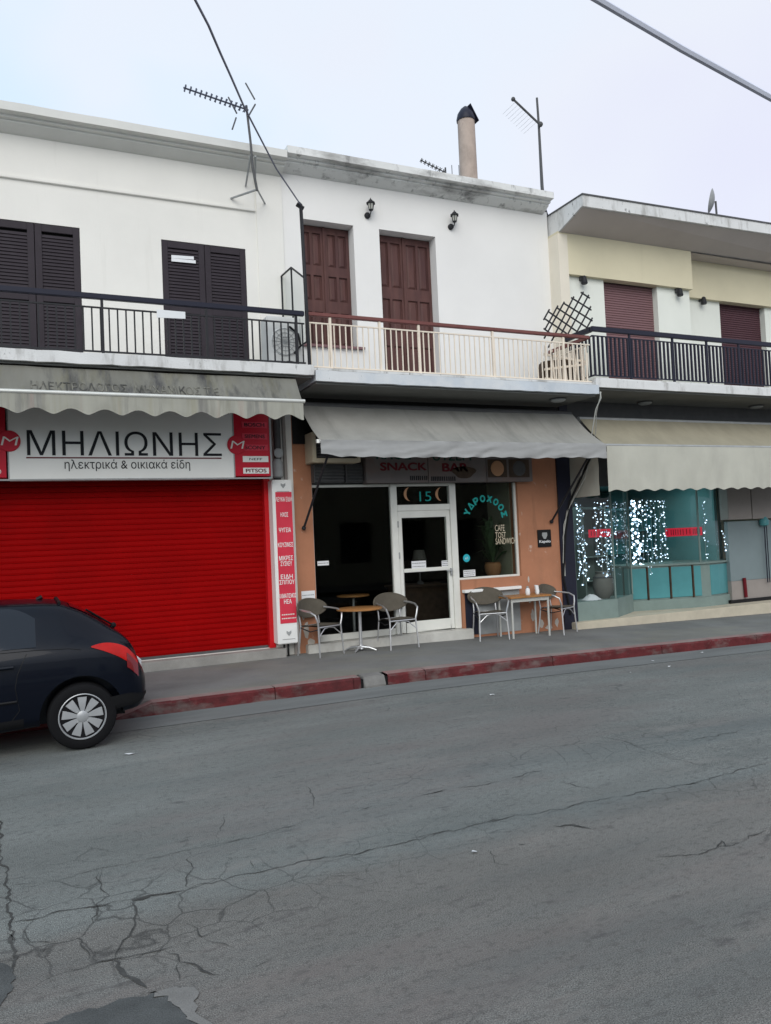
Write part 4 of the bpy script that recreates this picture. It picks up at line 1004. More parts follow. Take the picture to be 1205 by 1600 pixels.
for q in ((a.x, (a.x+c.x)/2+.14), ((a.x+c.x)/2+.16, sx0-.03)):
    b = MB(); zq = 2.74
    b.box(q[0], q[1], 11.26, F-.01, 2.72, 3.0)
    for i in range(5): b.box(q[0], q[1], 11.22, 11.26, 2.735+i*.05, 2.747+i*.05)
    b.box(q[0], q[0]+.015, 11.215, 11.26, 2.72, 3.0)
    b.build('louvre', 'greyd', vt)

# middle awning --------------------------------------------------------------
YM = 10.145; MX0 = P(500, 684, YM).x; MX1 = P(945, 690, YM).x; MZ = P(700, 690, YM).z
am = thing('awning', (6.2, YM, 2.98), 'plain grey cloth awning with hanging valance pulled out over the cafe', 'awning', 'awnings over the three shopfronts')
MT = (10.93, 3.83)
def fabm(u, v):
    x = MX0+(MX1-MX0)*u; y = YM+(MT[0]-YM)*v; z = MZ+(MT[1]-MZ)*v-.05*sin(pi*v)-.012*sin(pi*u)+.006*noise.noise(Vector((x*2, v*3, 7)))
    return (x, y, z)
b = MB(); b.grid(fabm, 60, 12); b.grid(lambda u, v: tuple(Vector(fabm(u, v))-Vector((0, 0, .005))), 60, 12); b.build('fabric', 'awnM', am, smooth=True)
b = MB(); b.bar((MX0-.01, YM, MZ-.02), (MX1+.01, YM, MZ-.02), .022, 8); b.lathe((MX0-.03, YM, MZ-.045), [(.03, 0), (.03, .05)], 8); b.build('front_bar', 'tubew', am, smooth=True)
b = MB(); b.bar((MX0, MT[0]+.05, MT[1]+.01), (MX1, MT[0]+.05, MT[1]+.01), .055, 10); b.build('roller', 'greyd', am, smooth=True)
for x in (MX0+.1, (MX0+MX1)/2, MX1-.1):
    b = MB(); b.box(x-.02, x+.02, MT[0]+.05, F, MT[1]-.03, MT[1]+.03); b.build('bracket', 'ironblk', am)
def valm(x0, x1, y, zt, h, n, m, parent):
    b = MB()
    for off in (0, .004):
        vs_ = []
        for i in range(n+1):
            x = x0+(x1-x0)*i/n
            hh = h*(1+.10*noise.noise(Vector((x*1.3, 2, 2)))+.03*sin(x*19))
            if i/n < .06: hh *= .80+.2*(i/n)/.06
            for j in range(9):
                v = j/8; fold = .030*v*max(0, sin(x*6.5+v*4.5+3*noise.noise(Vector((x*.8, 0, 0)))))**3*(.3+abs(noise.noise(Vector((x*.9, 5, 5))))*2)+.014*noise.noise(Vector((x*3+v*5, v*2, 9)))+.012*v*noise.noise(Vector((x*1.2, 0, 4)))
                vs_.append((x, y+off+fold, zt-hh*v))
        b.add(vs_, [(i*9+j, (i+1)*9+j, (i+1)*9+j+1, i*9+j+1) for i in range(n) for j in range(8)])
    return b.build('valance', m, parent, smooth=True)
valm(MX0, MX1, YM-.03, MZ, .235, 300, 'awnMv', am)
for x, hx in ((4.02, .0), (8.50, .0)):
    b = MB(); q = P(475, 825, F-.05) if x < 5 else P(862, 815, F-.05)
    b.bar((q.x, F-.05, q.z), (x-.05 if x < 5 else x+.05, YM+.05, MZ-.03), .018, 8); ar = b.build('support_arm', 'ironblk', am)
    b = MB(); b.sph((q.x, F-.05, q.z), .035, 8, 5); b.build('arm_joint', 'ironblk', ar)

# ================================================================== RIGHT HOUSE
RX1 = 17.0; ST = 11.87; DB = .32
hR = thing('cream_house', (12, F, 0), 'cream and yellow house with flat projecting roof above a lit shop', 'building')
FB = 11.08; FP = 11.17
b = MB(); o1 = (9.774, 11.051, 4.32, 6.46); o2 = (13.02, 14.32, 4.32, 6.42)
b.wall(XR, ST, 4.2, 6.40, FP, .3, [o1]); b.wall(ST, RX1, 4.2, 6.40, FP+DB, .3, [o2]); b.box(ST-.3, ST, FP+.3, FP+DB+.3, 4.2, 6.4)
b.build('wall', 'wallR', hR)
b = MB(); b.wall(XR-.001, ST+.01, 6.36, 7.10, FB, .3, []); b.box(ST+.01, RX1, FB+DB, FB+DB+.3, 6.33, 7.12)
b.box(ST-.2, ST+.009, FB+.3, FB+DB+.3, 6.34, 7.1)
b.build('upper_band', 'bandR', hR)
b = MB(); b.box(XR-.003, XR+.003, FB+.002, BK, 4.2, 7.06).box(XR-.003, XR+.003, F+.31, BK, -.2, 4.199).box(XR-.004, XR+.2, FB-.003, FB+.2, 4.2, 7.06); b.box(RX1-.3, RX1, F+.3, BK, -.2, 7.06).box(XR, RX1, BK-.3, BK, -.2, 7.06)
b.build('side_wall', 'sideR', hR)
# projecting roof slab
cs = .0185; cx0, cx1 = XR+.02, RX1+.3
cz = lambda x: cs*(x-8.86)
b = MB(); yf = 10.4
fr = [(x, yf, 7.275+cz(x)) for x in (cx0, cx1)]; ft = [(x, yf, 7.475+cz(x)) for x in (cx0, cx1)]
n = 40; vs_ = []
for i in range(n+1):
    x = cx0+(cx1-cx0)*i/n; j = .004*noise.noise(Vector((x*4, 0, 8)))
    vs_ += [(x, yf+j, 7.278+cz(x)+j), (x, yf+j, 7.47+cz(x)), (x, BK, 7.47+cz(x)), (x, BK, 7.09), (x, FB, 7.09+cz(x)*.3), (x, yf+.05, 7.282+cz(x))]
b.add(vs_, [(i*6+a, i*6+(a+1) % 6, (i+1)*6+(a+1) % 6, (i+1)*6+a) for i in range(n) for a in range(6)]+[tuple(range(6)), tuple(range(n*6, n*6+6))])
rf = b.build('roof_slab', 'slab', hR)
b = MB()
b.add([(cx0+.03, yf+.055, 7.2775+cz(cx0)), (cx1-.03, yf+.055, 7.2775+cz(cx1)), (cx1-.03, FB-.003, 7.086+cz(cx1)*.3), (cx0+.03, FB-.003, 7.086)], [(0, 1, 2, 3)]); b.build('soffit', 'canopy', rf)
b = MB(); b.add([(ST+.012, FB+.003, 7.080), (cx1-.03, FB+.003, 7.080), (cx1-.03, FB+DB-.002, 7.078), (ST+.012, FB+DB-.002, 7.078)], [(0, 1, 2, 3)]); b.build('soffit', 'canopy', rf)
b = MB()
for (x0, x1) in ((cx0-.012, cx1+.01),): b.prism([(x0, yf-.015, 7.47+cz(x0)), (x1, yf-.015, 7.47+cz(x1)), (x1, yf-.015, 7.495+cz(x1)), (x0, yf-.015, 7.495+cz(x0))], (0, 3, 0))
b.build('roof_flashing', 'greyd', rf)
# rolling brown shutters
for o, d, m_ in ((o1, 0, 'rollbrown'), (o2, DB, 'rollbrown2')):
    b = MB(); zz = o[2]+.005; y = FP+.12+d
    while zz < o[3]-.1: b.px([(y+.012, zz), (y, zz+.008), (y, zz+.036), (y+.012, zz+.044)], o[0]+.002, o[1]-.002); zz += .045
    b.box(o[0]+.002, o[1]-.002, y-.04, y+.06, o[3]-.1, o[3]-.003)
    b.build('roller_blind', m_, hR)
# small wall floodlights
def spot(px, py, Y, label):
    c = P(px, py, Y); t = thing('wall_spotlight', (c.x, Y, c.z), label, 'wall lamp', 'small dark wall spotlights on the cream house')
    b = MB(); b.box(c.x-.05, c.x+.05, Y-.05, Y-.001, c.z-.02, c.z+.08); b.build('bracket', 'greyd', t, bevel=.008)
    b = MB(); b.lathe((c.x-.01, Y-.10, c.z-.10), [(.05, 0), (.06, .02), (.04, .13), (.02, .15)], 12); b.build('lamp_head', 'ironblk', t, smooth=True)
spot(908, 438, FP, 'small dark spotlight left of the first brown roller blind')
spot(1057, 457, FP, 'small dark spotlight beside the step in the cream house wall')
spot(1094, 470, FP+DB, 'small dark spotlight left of the second brown roller blind')
# balcony
def slabR():
    b = MB(); n = 70; vs_ = []
    for i in range(n+1):
        x = XR+(RX1-XR)*i/n; j = .006*noise.noise(Vector((x*5, 3, 77)))
        vs_ += [(x, SR+j, 4.185+j), (x, SR+j, 4.32+j), (x, FP-.002, 4.32), (x, FP-.002, 4.19), (x, SR+.06, 4.188)]
    b.add(vs_, [(i*5+a, i*5+(a+1) % 5, (i+1)*5+(a+1) % 5, (i+1)*5+a) for i in range(n) for a in range(5)]+[tuple(range(5)), tuple(range(n*5, n*5+5))])
    return b.build('balcony', 'slab', hR)
balR = slabR()
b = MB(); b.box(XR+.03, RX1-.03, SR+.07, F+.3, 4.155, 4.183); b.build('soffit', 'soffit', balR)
b = MB(); b.box(XR+.04, RX1, SR+.03, SR+.12, 4.322, 4.35); b.build('kerb_strip', 'slab', balR)
yrr = SR+.09
rail(XR+.03, RX1, yrr, 5.225, 5.07, 4.40, .091, .030, 'navy', 'navy', balR, [P(x, 560, yrr).x for x in (1052, 1105, 985, 1155)], .085, 4.33)
b = MB(); b.box(XR+.03, XR+.09, yrr+.04, FP-.01, 5.14, 5.225); b.build('handrail', 'navy', balR)
b = MB(); y = yrr+.09; b.box(XR+.05, XR+.07, yrr, FP-.01, 5.055, 5.075).box(XR+.05, XR+.07, yrr, FP-.01, 4.39, 4.41)
while y < FP-.05: b.box(XR+.045, XR+.075, y-.012, y+.012, 4.4, 5.07); y += .091
b.build('railing', 'navy', balR)
# balcony soffit lamps
def soffit_lamp(px, py, z, label):
    g = G(px, py, z); t = thing('soffit_lamp', (g.x, g.y, z), label, 'ceiling lamp', 'round lamps under the balconies')
    b = MB(); b.lathe((g.x, g.y, z), [(.09, -.05), (.12, -.035), (.13, 0)], 18); b.build('cover', 'grey', t, smooth=True)
    b = MB(); b.lathe((g.x, g.y, z-.02), [(.128, 0), (.14, .003), (.14, .018)], 18); b.build('ring', 'greyd', t, smooth=True)
soffit_lamp(872, 623, 4.018, 'round dark lamp under the cafe balcony near its right end')
soffit_lamp(1008, 628, 4.15, 'round lamp under the right balcony above the start of the beige awning')
soffit_lamp(1182, 634, 4.15, 'round lamp under the right balcony farthest right')
# ground floor of right house
SF = F                                        # shop plane
b = MB(); b.box(XR+.2, RX1, SF+.05, SF+.3, 2.62, 4.15)
b.build('shop_lintel', 'greyd', hR)
b = MB(); b.box(XR+.022, XR+.20, SF-.03, SF+.3, -.2, 4.15); b.build('dark_pier', 'navy', hR)
b = MB(); b.box(XR-.10, XR+.02, SF-.035, SF+.02, .05, 3.2); b.build('dark_jamb', 'navy', hR)
RZ = .215                               # shop floor level
b = MB(); vs_ = []
x0 = P(912, 965, SF-.12).x
b.prism([(XR+.05, SF-.16, -.2), (13.2, SF-.16, -.2), (RX1, SF-.16, -.2), (RX1, SF+.25, -.2), (XR+.05, SF+.25, -.2)], (0, 0, RZ+.2))
b.build('shop_step', 'beigestep', hR, bevel=.012)
b = MB(); b.box(XR+.2, RX1-.3, SF+.25, 16, RZ-.1, RZ-.004); b.build('shop_floor', 'beigestep', hR)
b = MB(); b.box(XR+.2, RX1-.3, 15.5, 15.6, RZ, 3.2).box(XR+.2, XR+.25, SF+.3, 15.5, RZ, 3.2).box(XR+.25, RX1-.3, SF+.3, 15.5, 2.72, 2.8).box(13.05, 13.12, SF+.6, 15.5, RZ, 2.72); b.build('shop_interior', 'tealw', hR)
# left display bay
g1 = P(958, 870, SF+.05).x; g2 = P(985, 870, SF+.62).x
zb1 = P(940, 938, SF).z
foot = [(XR+.2, SF-.01), (g1, SF-.01), (g2, SF+.60), (XR+.2, SF+.60)]
b = MB(); b.prism([(x, y, RZ-.02) for x, y in foot], (0, 0, zb1-RZ+.02)); bay = b.build('display_base', 'tealb', hR, bevel=.01)
b = MB(); b.quad((XR+.2, SF+.02, zb1), (g1-.02, SF+.02, zb1), (g1-.02, SF+.02, 2.62), (XR+.2, SF+.02, 2.62)); b.quad((g1-.02, SF+.02, zb1), (g2-.02, SF+.60, zb1), (g2-.02, SF+.60, 2.62), (g1-.02, SF+.02, 2.62)); b.build('display_glass', 'glass', bay)
for a, y in ((g1-.02, SF+.02), (XR+.22, SF+.02), (g2-.02, SF+.6)):
    b = MB(); b.box(a-.012, a+.012, y-.014, y+.014, zb1+.001, 2.619); b.build('display_frame', 'tealb', bay)
# right display bay: front runs slightly inwards to the left and rounds at its right end
qA = P(985, 910, SF+.62).x; qB = P(1100, 910, SF+.20).x; qC = P(1141, 910, SF+.75).x
z1_, z2_ = P(1060, 935, SF+.40).z, P(1060, 883, SF+.40).z
def bayline(off=0):
    pts = [(qA, SF+.62+off), (qB, SF+.20+off)]
    cx, cy = qB+.05, SF+.20+off
    for i in range(1, 9):
        a = pi/2*i/8; pts.append((qB+(qC-qB-off)*sin(a), SF+.20+off+(.62)*(1-cos(a))))
    return pts
def bayprism(off, zlo, zhi):
    l = bayline(off); b = MB(); b.prism([(x, y, zlo) for x, y in l+[(l[-1][0], SF+1.5), (qA, SF+1.5)]], (0, 0, zhi-zlo)); return b
pb = bayprism(0, RZ-.02, z1_).build('plinth', 'tealb', hR, smooth=True)
bayprism(.05, z1_+.001, z2_).build('cabinet', 'tealb', pb, smooth=True)
bayprism(.01, z2_+.001, z2_+.035).build('counter_top', 'tealb', pb, smooth=True)
dA = Vector((qB-qA, -.42, 0)); nA = Vector((-.42, -(qB-qA), 0)).normalized()
fr_ = [.01, .25, .56, .87, 1.0]
for i in range(4):
    b = MB(); a = Vector((qA, SF+.67, 0))+dA*(fr_[i]+.012); c = Vector((qA, SF+.67, 0))+dA*(fr_[i+1]-.012)
    b.prism([(a.x, a.y, z1_+.03), (c.x, c.y, z1_+.03), (c.x, c.y, z2_-.03), (a.x, a.y, z2_-.03)], nA*.018); b.build('cabinet_panel', 'teal', pb, bevel=.003)
l = bayline(.05)
b = MB()
for (a, c) in zip(l[2:6], l[3:7]): b.prism([(a[0], a[1], z1_+.03), (c[0], c[1], z1_+.03), (c[0], c[1], z2_-.03), (a[0], a[1], z2_-.03)], (.010, -.014, 0))
b.build('cabinet_panel', 'teal', pb, smooth=True)
for f_ in fr_[1:4]:
    b = MB(); a = Vector((qA, SF+.655, 0))+dA*f_; b.box(a.x-.014, a.x+.014, a.y-.02, a.y+.02, z1_+.01, z2_-.01); b.build('cabinet_post', 'brown', pb)
l = bayline(.06)
b = MB()
for (a, c) in zip(l, l[1:]): b.quad((a[0], a[1], z2_+.036), (c[0], c[1], z2_+.036), (c[0], c[1], 2.62), (a[0], a[1], 2.62))
b.build('curved_glass', 'glass', pb, smooth=True)
for (x, y) in (l[0], l[1], l[-1]):
    b = MB(); b.box(x-.015, x+.015, y-.015, y+.015, z2_+.036, 2.619); b.build('glass_post', 'tealb', pb)
# flat panels at far right
def panel(x0, x1, y0, y1, Y, m, name, th=.05, bev=.006):
    a, c = P(x0, y1, Y), P(x1, y0, Y); b = MB(); b.box(a.x, c.x, Y, Y+th, a.z, c.z); return b.build(name, m, hR, bevel=bev)
YP = SF+.30
a0 = P(1140, 860, YP).x
zA, zB, zC, zD = P(1170, 935, YP).z, P(1170, 906, YP).z, P(1170, 812, YP).z, P(1170, 772, YP).z
b = MB(); b.box(a0, 15.0, YP, YP+.1, zA, zB-.004); b.build('skirting_panel', 'panelp', hR)
b = MB(); b.box(a0, 15.0, YP+.01, YP+.1, zB, zC-.02); b.build('blue_grey_panel', 'panelg', hR)
b = MB(); b.box(a0-.1, P(1167, 790, YP).x-.01, YP-.12, YP+.1, zC+.012, 2.62).box(P(1167, 790, YP).x+.01, 15, YP-.12, YP+.1, zC+.012, 2.62); b.build('shutter_box', 'panelp', hR, bevel=.006)
b = MB(); b.box(a0-.1, 15, YP-.05, YP+.1, RZ-.01, zA); b.build('dark_gap', 'black', hR)
p = P(1166, 933, YP-.04); q = P(1163, 903, YP-.04); b = MB(); b.bar(p, q, .035, 8)
tag(b.build('red_post', 'textred', smooth=True), 'short dark red post before the grey panel at far right', 'post')
p, q = P(1200, 910, YP-.08), P(1194, 815, YP-.08); b = MB()
ub = thing('hanging_hose', (p.x, YP-.08, p.z), 'dark blue bundle on a thin pole against the grey blue panel at far right', 'pole')
b.bar(p, q, .012, 6); b.bar(p+Vector((.06, 0, 0)), q+Vector((.06, 0, 0)), .01, 6); b.build('pole', 'navy', ub)
b = MB(); b.lathe((q.x, q.y, q.z-.1), [(.02, 0), (.09, .03), (.10, .12), (.05, .2)], 10); b.build('bundle', 'teal', ub, smooth=True)
# ceiling lamp of the shop
cl = thing('shop_ceiling_lamp', (11.8, 12.6, 2.72), 'bright cold ceiling light panel inside the right hand shop', 'ceiling lamp')
b = MB(); b.box(11.0, 12.5, 12.2, 12.7, 2.69, 2.715); b.build('lamp_panel', 'ceil', cl)
b = MB(); b.box(10.97, 12.53, 12.17, 12.2, 2.68, 2.716).box(10.97, 12.53, 12.7, 12.73, 2.68, 2.716); b.build('lamp_frame', 'greyd', cl)
cl = thing('shop_ceiling_lamp', (9.7, 12.9, 2.72), 'dim cold ceiling light panel above the left display bay', 'ceiling lamp')
b = MB(); b.box(9.3, 10.1, 12.8, 13.0, 2.69, 2.715); b.build('lamp_panel', 'ceil', cl)
# shelves and furniture inside
def shelf(x0, x1, y, label, m='tealb'):
    t = thing('display_shelf', ((x0+x1)/2, y, RZ), label, 'shelf', 'shelves inside the lit shop')
    b = MB(); b.box(x0, x0+.04, y, y+.4, RZ, 2.3).box(x1-.04, x1, y, y+.4, RZ, 2.3).box(x0+.04, x1-.04, y+.38, y+.4, RZ, 2.3); b.build('frame', m, t)
    for i in range(5):
        b = MB(); b.box(x0+.04, x1-.04, y, y+.38, RZ+.1+i*.48, RZ+.13+i*.48); b.build('board', m, t)
shelf(10.15, 10.75, 12.6, 'tall grey green display shelf behind the shop entrance')
shelf(11.2, 12.9, 13.6, 'wide dark display shelf at the back of the right bay', 'teal')
shelf(9.2, 10.0, 13.8, 'narrow dark display shelf behind the left bay lights', 'navy')
# red letter strips in the window
for (x0, x1, y0, y1, Y, lab) in ((921, 957, 826, 840, SF+.30, 'short red lettered strip behind the left bay lights'), (1041, 1102, 823, 839, SF+.95, 'long red lettered strip in the rounded display window')):
    a, c = P(x0, y1, Y), P(x1, y0, Y); b = MB(); b.box(a.x, c.x, Y, Y+.02, a.z, c.z); o = tag(b.build('window_sign', 'neon'), lab, 'sign')
    b = MB(); x = a.x+.04
    while x < c.x-.05: b.box(x, x+.016, Y-.004, Y-.0005, a.z+.03, c.z-.03); x += random.uniform(.05, .10)
    b.build('letter_gap', 'textred', o)
# vase and white cloth in left bay
c = P(944, 936, SF+.3); vt_ = thing('stone_vase', (c.x, SF+.3, zb1), 'big dull stone vase standing in the left display bay', 'vase')
b = MB(); b.lathe((c.x, SF+.3, zb1), [(.10, 0), (.17, .1), (.20, .25), (.17, .40), (.12, .46), (.14, .50)], 18); b.build('body', 'vase', vt_, smooth=True)
b = MB(); b.lathe((c.x, SF+.3, zb1+.38), [(.178, 0), (.182, .015), (.165, .03)], 18); b.build('rim_band', 'greyd', vt_, smooth=True)
c = P(925, 935, SF+.2); b = MB(); b.grid(lambda u, v: (c.x-.17+.36*u, SF+.10+.25*v, zb1+.004+.10*sin(pi*u)*sin(pi*v)+.03*noise.noise(Vector((u*5, v*5, 1)))*sin(pi*u)), 12, 8)
tag(b.build('white_cloth', 'paper', smooth=True), 'crumpled pale cloth lying in the left display bay', 'cloth')
c = P(979, 950, SF+.1); b = MB(); b.box(c.x-.22, c.x+.10, SF+.6, SF+.9, RZ, RZ+.22); tag(b.build('low_box', 'tealb', bevel=.02), 'low grey green box in the shop entrance', 'box')
# string lights: strands of bulbs
def strand(px, y0, y1, Y, n, r, label, m='bulb', slant=4, jit=1.2):
    a, c = P(px, y0, Y), P(px+slant, y1, Y)
    t = thing('string_light', (c.x, Y, c.z), label, 'string light', 'strings of cold white lights in the shop window')
    b = MB(); pts = [a.lerp(c, i/n)+Vector((random.uniform(-.012, .012)*jit, 0, 0)) for i in range(n+1)]
    b.tube(pts, .0035, 4); b.build('wire', 'cableg', t)
    for mm_, lo, hi in ((m, 0, .62), ('bulbd', .62, 1)):
        b = MB()
        for p in pts:
            for rep in range(3):
                if lo <= random.random() < hi and (rep == 0 or random.random() < .5):
                    k = r*random.choice((.45, .6, .75, .9, 1.1)); b.sph((p.x+random.uniform(-.035, .035)*jit, Y-.008+random.uniform(-.03, .03), p.z+random.uniform(-.035, .035)), k, 6, 4)
        if b.v: b.build('bulbs', mm_, t)
lbl = 'strand of small white lights %s'
SP = [(902, 784, 905, 'at the far left edge of the left bay', 1), (908, 790, 912, 'second from the far left edge of the left bay', 2), (913, 842, 905, 'low at left before the stone vase', 3), (930, 786, 880, 'left of the middle of the left bay', 2), (938, 790, 900, 'in the middle of the left bay', 2), (946, 785, 908, 'right of the middle, above the stone vase', 2),
      (953, 790, 910, 'near the right side of the left bay', 2), (961, 786, 870, 'at the right edge of the left bay', 2)]
for px, y0, y1, d, k in SP: strand(px, y0, y1, SF+.12+.02*k, int((y1-y0)/6.5), .0135, lbl % d)
SQ = [(986, 'first', .022, 12, 'bulbs', 882), (991, 'second', .024, 12, 'bulbs', 885), (996, 'third', .022, 10, 'bulbs', 884), (1002, 'fourth', .016, 8, 'bulb', 880), (1009, 'fifth', .016, 8, 'bulb', 882), (1016, 'sixth', .014, 8, 'bulb', 884), (1022, 'seventh', .014, 7, 'bulb', 880), (1030, 'eighth', .014, 8, 'bulb', 878), (1037, 'ninth', .015, 8, 'bulb', 872)]
for px, nm, r, dv, m_, yb in SQ: strand(px, 784, yb, SF+.80, int((yb-784)/(5 if m_ == 'bulbs' else 7)), r, lbl % ('in the rounded window, %s from its left edge' % nm), m_)
strand(1014, 884, 895, SF+.50, 3, .013, lbl % 'low over the teal cabinet doors')
strand(1100, 784, 885, SF+.42, 15, .0135, lbl % 'at the right side of the rounded window')
strand(1130, 832, 858, SF+.30, 5, .012, lbl % 'short, near the grey blue panel')
# right awning
YR = 10.95; RT = 3.29
ar_ = thing('awning', (12, 10.35, 2.4), 'beige cloth awning with long scalloped drop over the lit shop', 'awning', 'awnings over the three shopfronts')
RX0 = P(949, 730, 10.35).x
zr = P(1050, 696, 10.35).z
rend = 15.6
b = MB(); RTY = 10.98; RTZ = P(1050, 659, RTY).z
fab_r = lambda u, v: (RX0+.0+(rend-RX0)*u, 10.36+(RTY-10.36)*v, zr+(RTZ-zr)*v-.03*sin(pi*v)+.006*noise.noise(Vector((u*12, v*2, 3))))
b.grid(fab_r, 50, 10); b.grid(lambda u, v: tuple(Vector(fab_r(u, v))-Vector((0, 0, .005))), 50, 10); b.build('fabric', 'awnRy', ar_, smooth=True)
b = MB(); b.bar((RX0-.02, 10.36, zr-.01), (rend, 10.36, zr-.01), .028, 8); b.build('front_bar', 'grey', ar_, smooth=True)
val(RX0, rend, 10.335, zr-.02, .77, .035, .33, 300, 'awnR', ar_, .03, .02)
# inner side flap
b = MB(); ya, yb = 10.55, F-.05
b.grid(lambda u, v: (RX0-.02+.02*noise.noise(Vector((u*4, v*3, 0))), ya+(yb-ya)*u, 3.35-.95*v+.55*u*(1-v)), 8, 8); b.build('side_flap', 'awnR', ar_, smooth=True)
b = MB(); b.bar((RX0, RTY+.05, RTZ), (rend, RTY+.05, RTZ), .05, 8); b.build('roller', 'grey', ar_, smooth=True)

# ================================================================== UNSEEN HOUSES ADDED BEHIND THE CAMERA TO SHAPE LOW SKY LIGHT AND REFLECTIONS
def added_far_house(x0, x1, h, m, label):
    t = thing('added_house', ((x0+x1)/2, -8, .1), label, 'building', 'unseen houses added across the street')
    ops = []; x = x0+.8
    while x+1.5 < x1-.5: ops += [(x, x+1.5, .9, 2.6)]; x += 2.6
    b = MB(); b.wall(x0, x1, 0, h, -8.3, .3, ops)
    b.box(x0, x0+.2, -16, -8.3, 0, h).box(x1-.2, x1, -16, -8.3, 0, h).box(x0, x1, -16.2, -16, 0, h).box(x0, x1, -16, -8.3, h-.2, h-.01); b.build('wall', m, t)
    b = MB(); b.box(x0+.2, x1-.2, -8.4, -8.31, .1, h-.3); b.build('shutters', 'shutter', t)
    b = MB(); b.box(x0-.05, x1+.05, -8.4, -7.85, h, h+.12); b.build('cornice', 'slab', t)
added_far_house(-24, -9, 4.4, 'sideR', 'low cream house added unseen across the street behind the viewer, to the left')
added_far_house(-8.8, 6, 4.0, 'wallR', 'low pale house added unseen across the street directly behind the viewer')
added_far_house(6.2, 24, 4.6, 'bandR', 'low yellow house added unseen across the street behind the viewer, to the right')

# ================================================================== CABLES, AERIALS
def cable(pts, r, m, name, label, sag=0, seg=6):
    out = []
    for a, c in zip(pts, pts[1:]):
        a, c = Vector(a), Vector(c); n = 10
        for i in range(n): t = i/n; q = a.lerp(c, t); q.z -= sag*4*t*(1-t); out.append(q)
    out.append(Vector(pts[-1])); b = MB(); b.tube(out, r, seg)
    return tag(b.build(name, m, smooth=True), label, 'cable')
yp = S+.08
top = P(470, 320, yp)
pl = thing('cable_pole', (XL-.02, yp, 4.2), 'thin dark pole at the seam between the two balconies holding the overhead wire', 'pole')
b = MB(); bt_ = P(484, 570, yp); b.tube([top+Vector((-.03, 0, .02)), top, top.lerp(bt_, .3), bt_], .026, 8); b.build('pole', 'ironblk', pl, smooth=True)
b = MB(); b.bar(top+Vector((-.06, 0, .0)), top+Vector((.04, 0, -.05)), .03, 6); b.build('clamp', 'ironblk', pl)
cable([top, P(432, 264, 9.4), P(382, 168, 7.6), P(362, 122, 6.8), P(344, 82, 6.3), P(326, 40, 5.9), P(303, -4, 5.5), P(270, -70, 4.9), P(220, -190, 4.0)], .0105, 'cablew', 'overhead_wire', 'thin dark wire from the balcony pole up across the sky at left')
cable([P(720, -128, 3.0), P(925, -6, 3.0), P(1065, 76, 3.0), P(1205, 153, 3.0), P(1400, 255, 3.0)], .0185, 'cablefar', 'thick_overhead_cable', 'thick grey overhead cable crossing the top right corner of the sky')
# pale cables down between cafe and right shop
s0 = P(938, 612, S-.01)
pts = [s0, P(939, 622, S-.01), P(931, 640, S+.1), P(927, 665, S+.2), P(921, 700, 10.6), P(902, 760, 11.1), P(886, 800, 11.25), P(880, 840, F-.04), P(883, 900, F-.04)]
cable(pts, .011, 'cableg', 'pale_cable', 'pale cable hanging from the balcony corner down to the shop corner')
pts = [s0+Vector((.02, 0, 0)), P(932, 645, S+.12), P(931, 675, S+.3), P(915, 745, 10.9), P(890, 792, 11.2), P(881, 820, F-.06), P(880, 880, F-.06)]
cable(pts, .007, 'cableg', 'thin_pale_cable', 'thinner pale cable twisted beside the one at the balcony corner')
pts = [P(930, 700, 10.5), P(913, 735, 10.9), P(890, 785, 11.2), P(884, 830, F-.05), P(880, 900, F-.05), P(892, 960, F-.05)]
cable(pts, .022, 'black', 'black_cable_bundle', 'black cable bundle at the corner of the terracotta wall')
# aerials
def yagi(parent, a, c, n, ln, m, axis=Vector((0, 1, .15)), r=.012):
    b = MB(); b.bar(a, c, r, 6)
    for i in range(n):
        p = a.lerp(c, (i+.3)/n); l = ln*(.8+.4*i/n); ax = axis.normalized()*l
        b.bar(p-ax, p+ax, r*.6, 5); q = Vector((.012, 0, .05)); b.bar(p-q, p+q, r*.9, 5)
    b.build('boom', m, parent)
YT = 10.86
ta = thing('tv_aerial', tuple(P(404, 300, YT)), 'large television aerial on a bracketed mast in front of the left cornice', 'aerial')
b = MB(); b.tube([P(385, 165, YT), P(392, 225, YT), P(395, 262, YT), P(402, 298, YT)], [.018, .018, .02, .02], 8); b.build('mast', 'greyd', ta, smooth=True)
yagi(ta, P(287, 137, YT-.35), P(388, 172, YT), 13, .10, 'cable')
b = MB()
for a, c in (((357, 152), (370, 177)), ((384, 130), (398, 155)), ((399, 163), (388, 182)), ((369, 184), (363, 202))): b.bar(P(*a, YT+.12), P(*c, YT-.05), .012, 5)
b.build('reflector_rods', 'greyd', ta)
b = MB()
for a, c in (((392, 242), (384, 291)), ((399, 244), (399, 284))): b.bar(P(*a, YT), P(*c, F-.03), .014, 6)
b.bar(P(402, 296, YT), P(361, 310, F-.02), .016, 6); b.bar(P(401, 294, YT), P(414, 318, F-.02), .014, 6); b.build('wall_bracket', 'grey', ta)
ms_ = thing('mast_aerial', tuple(P(852, 350, 11.55)), 'tall thin aerial mast with slanting boom at the right end of the white house', 'aerial')
b = MB(); b.tube([P(839, 153, 11.55), P(842, 195, 11.55), P(847, 290, 11.55), P(852, 350, 11.55)], [.02, .022, .03, .03], 8); b.build('mast', 'greyd', ms_, smooth=True)
b = MB(); a, c = P(802, 155, 11.5), P(843, 194, 11.5); b.bar(a, c, .02, 6); b.sph(a, .04, 8, 5); b.sph(c+Vector((.02, 0, 0)), .05, 8, 5)
for i in range(9): p = a.lerp(c, (i+1)/10); b.bar(p+Vector((.0, -.02, 0)), p+Vector((-.12, .25, -.12)), .002, 4)
b.build('boom', 'greyd', ms_)
b = MB()
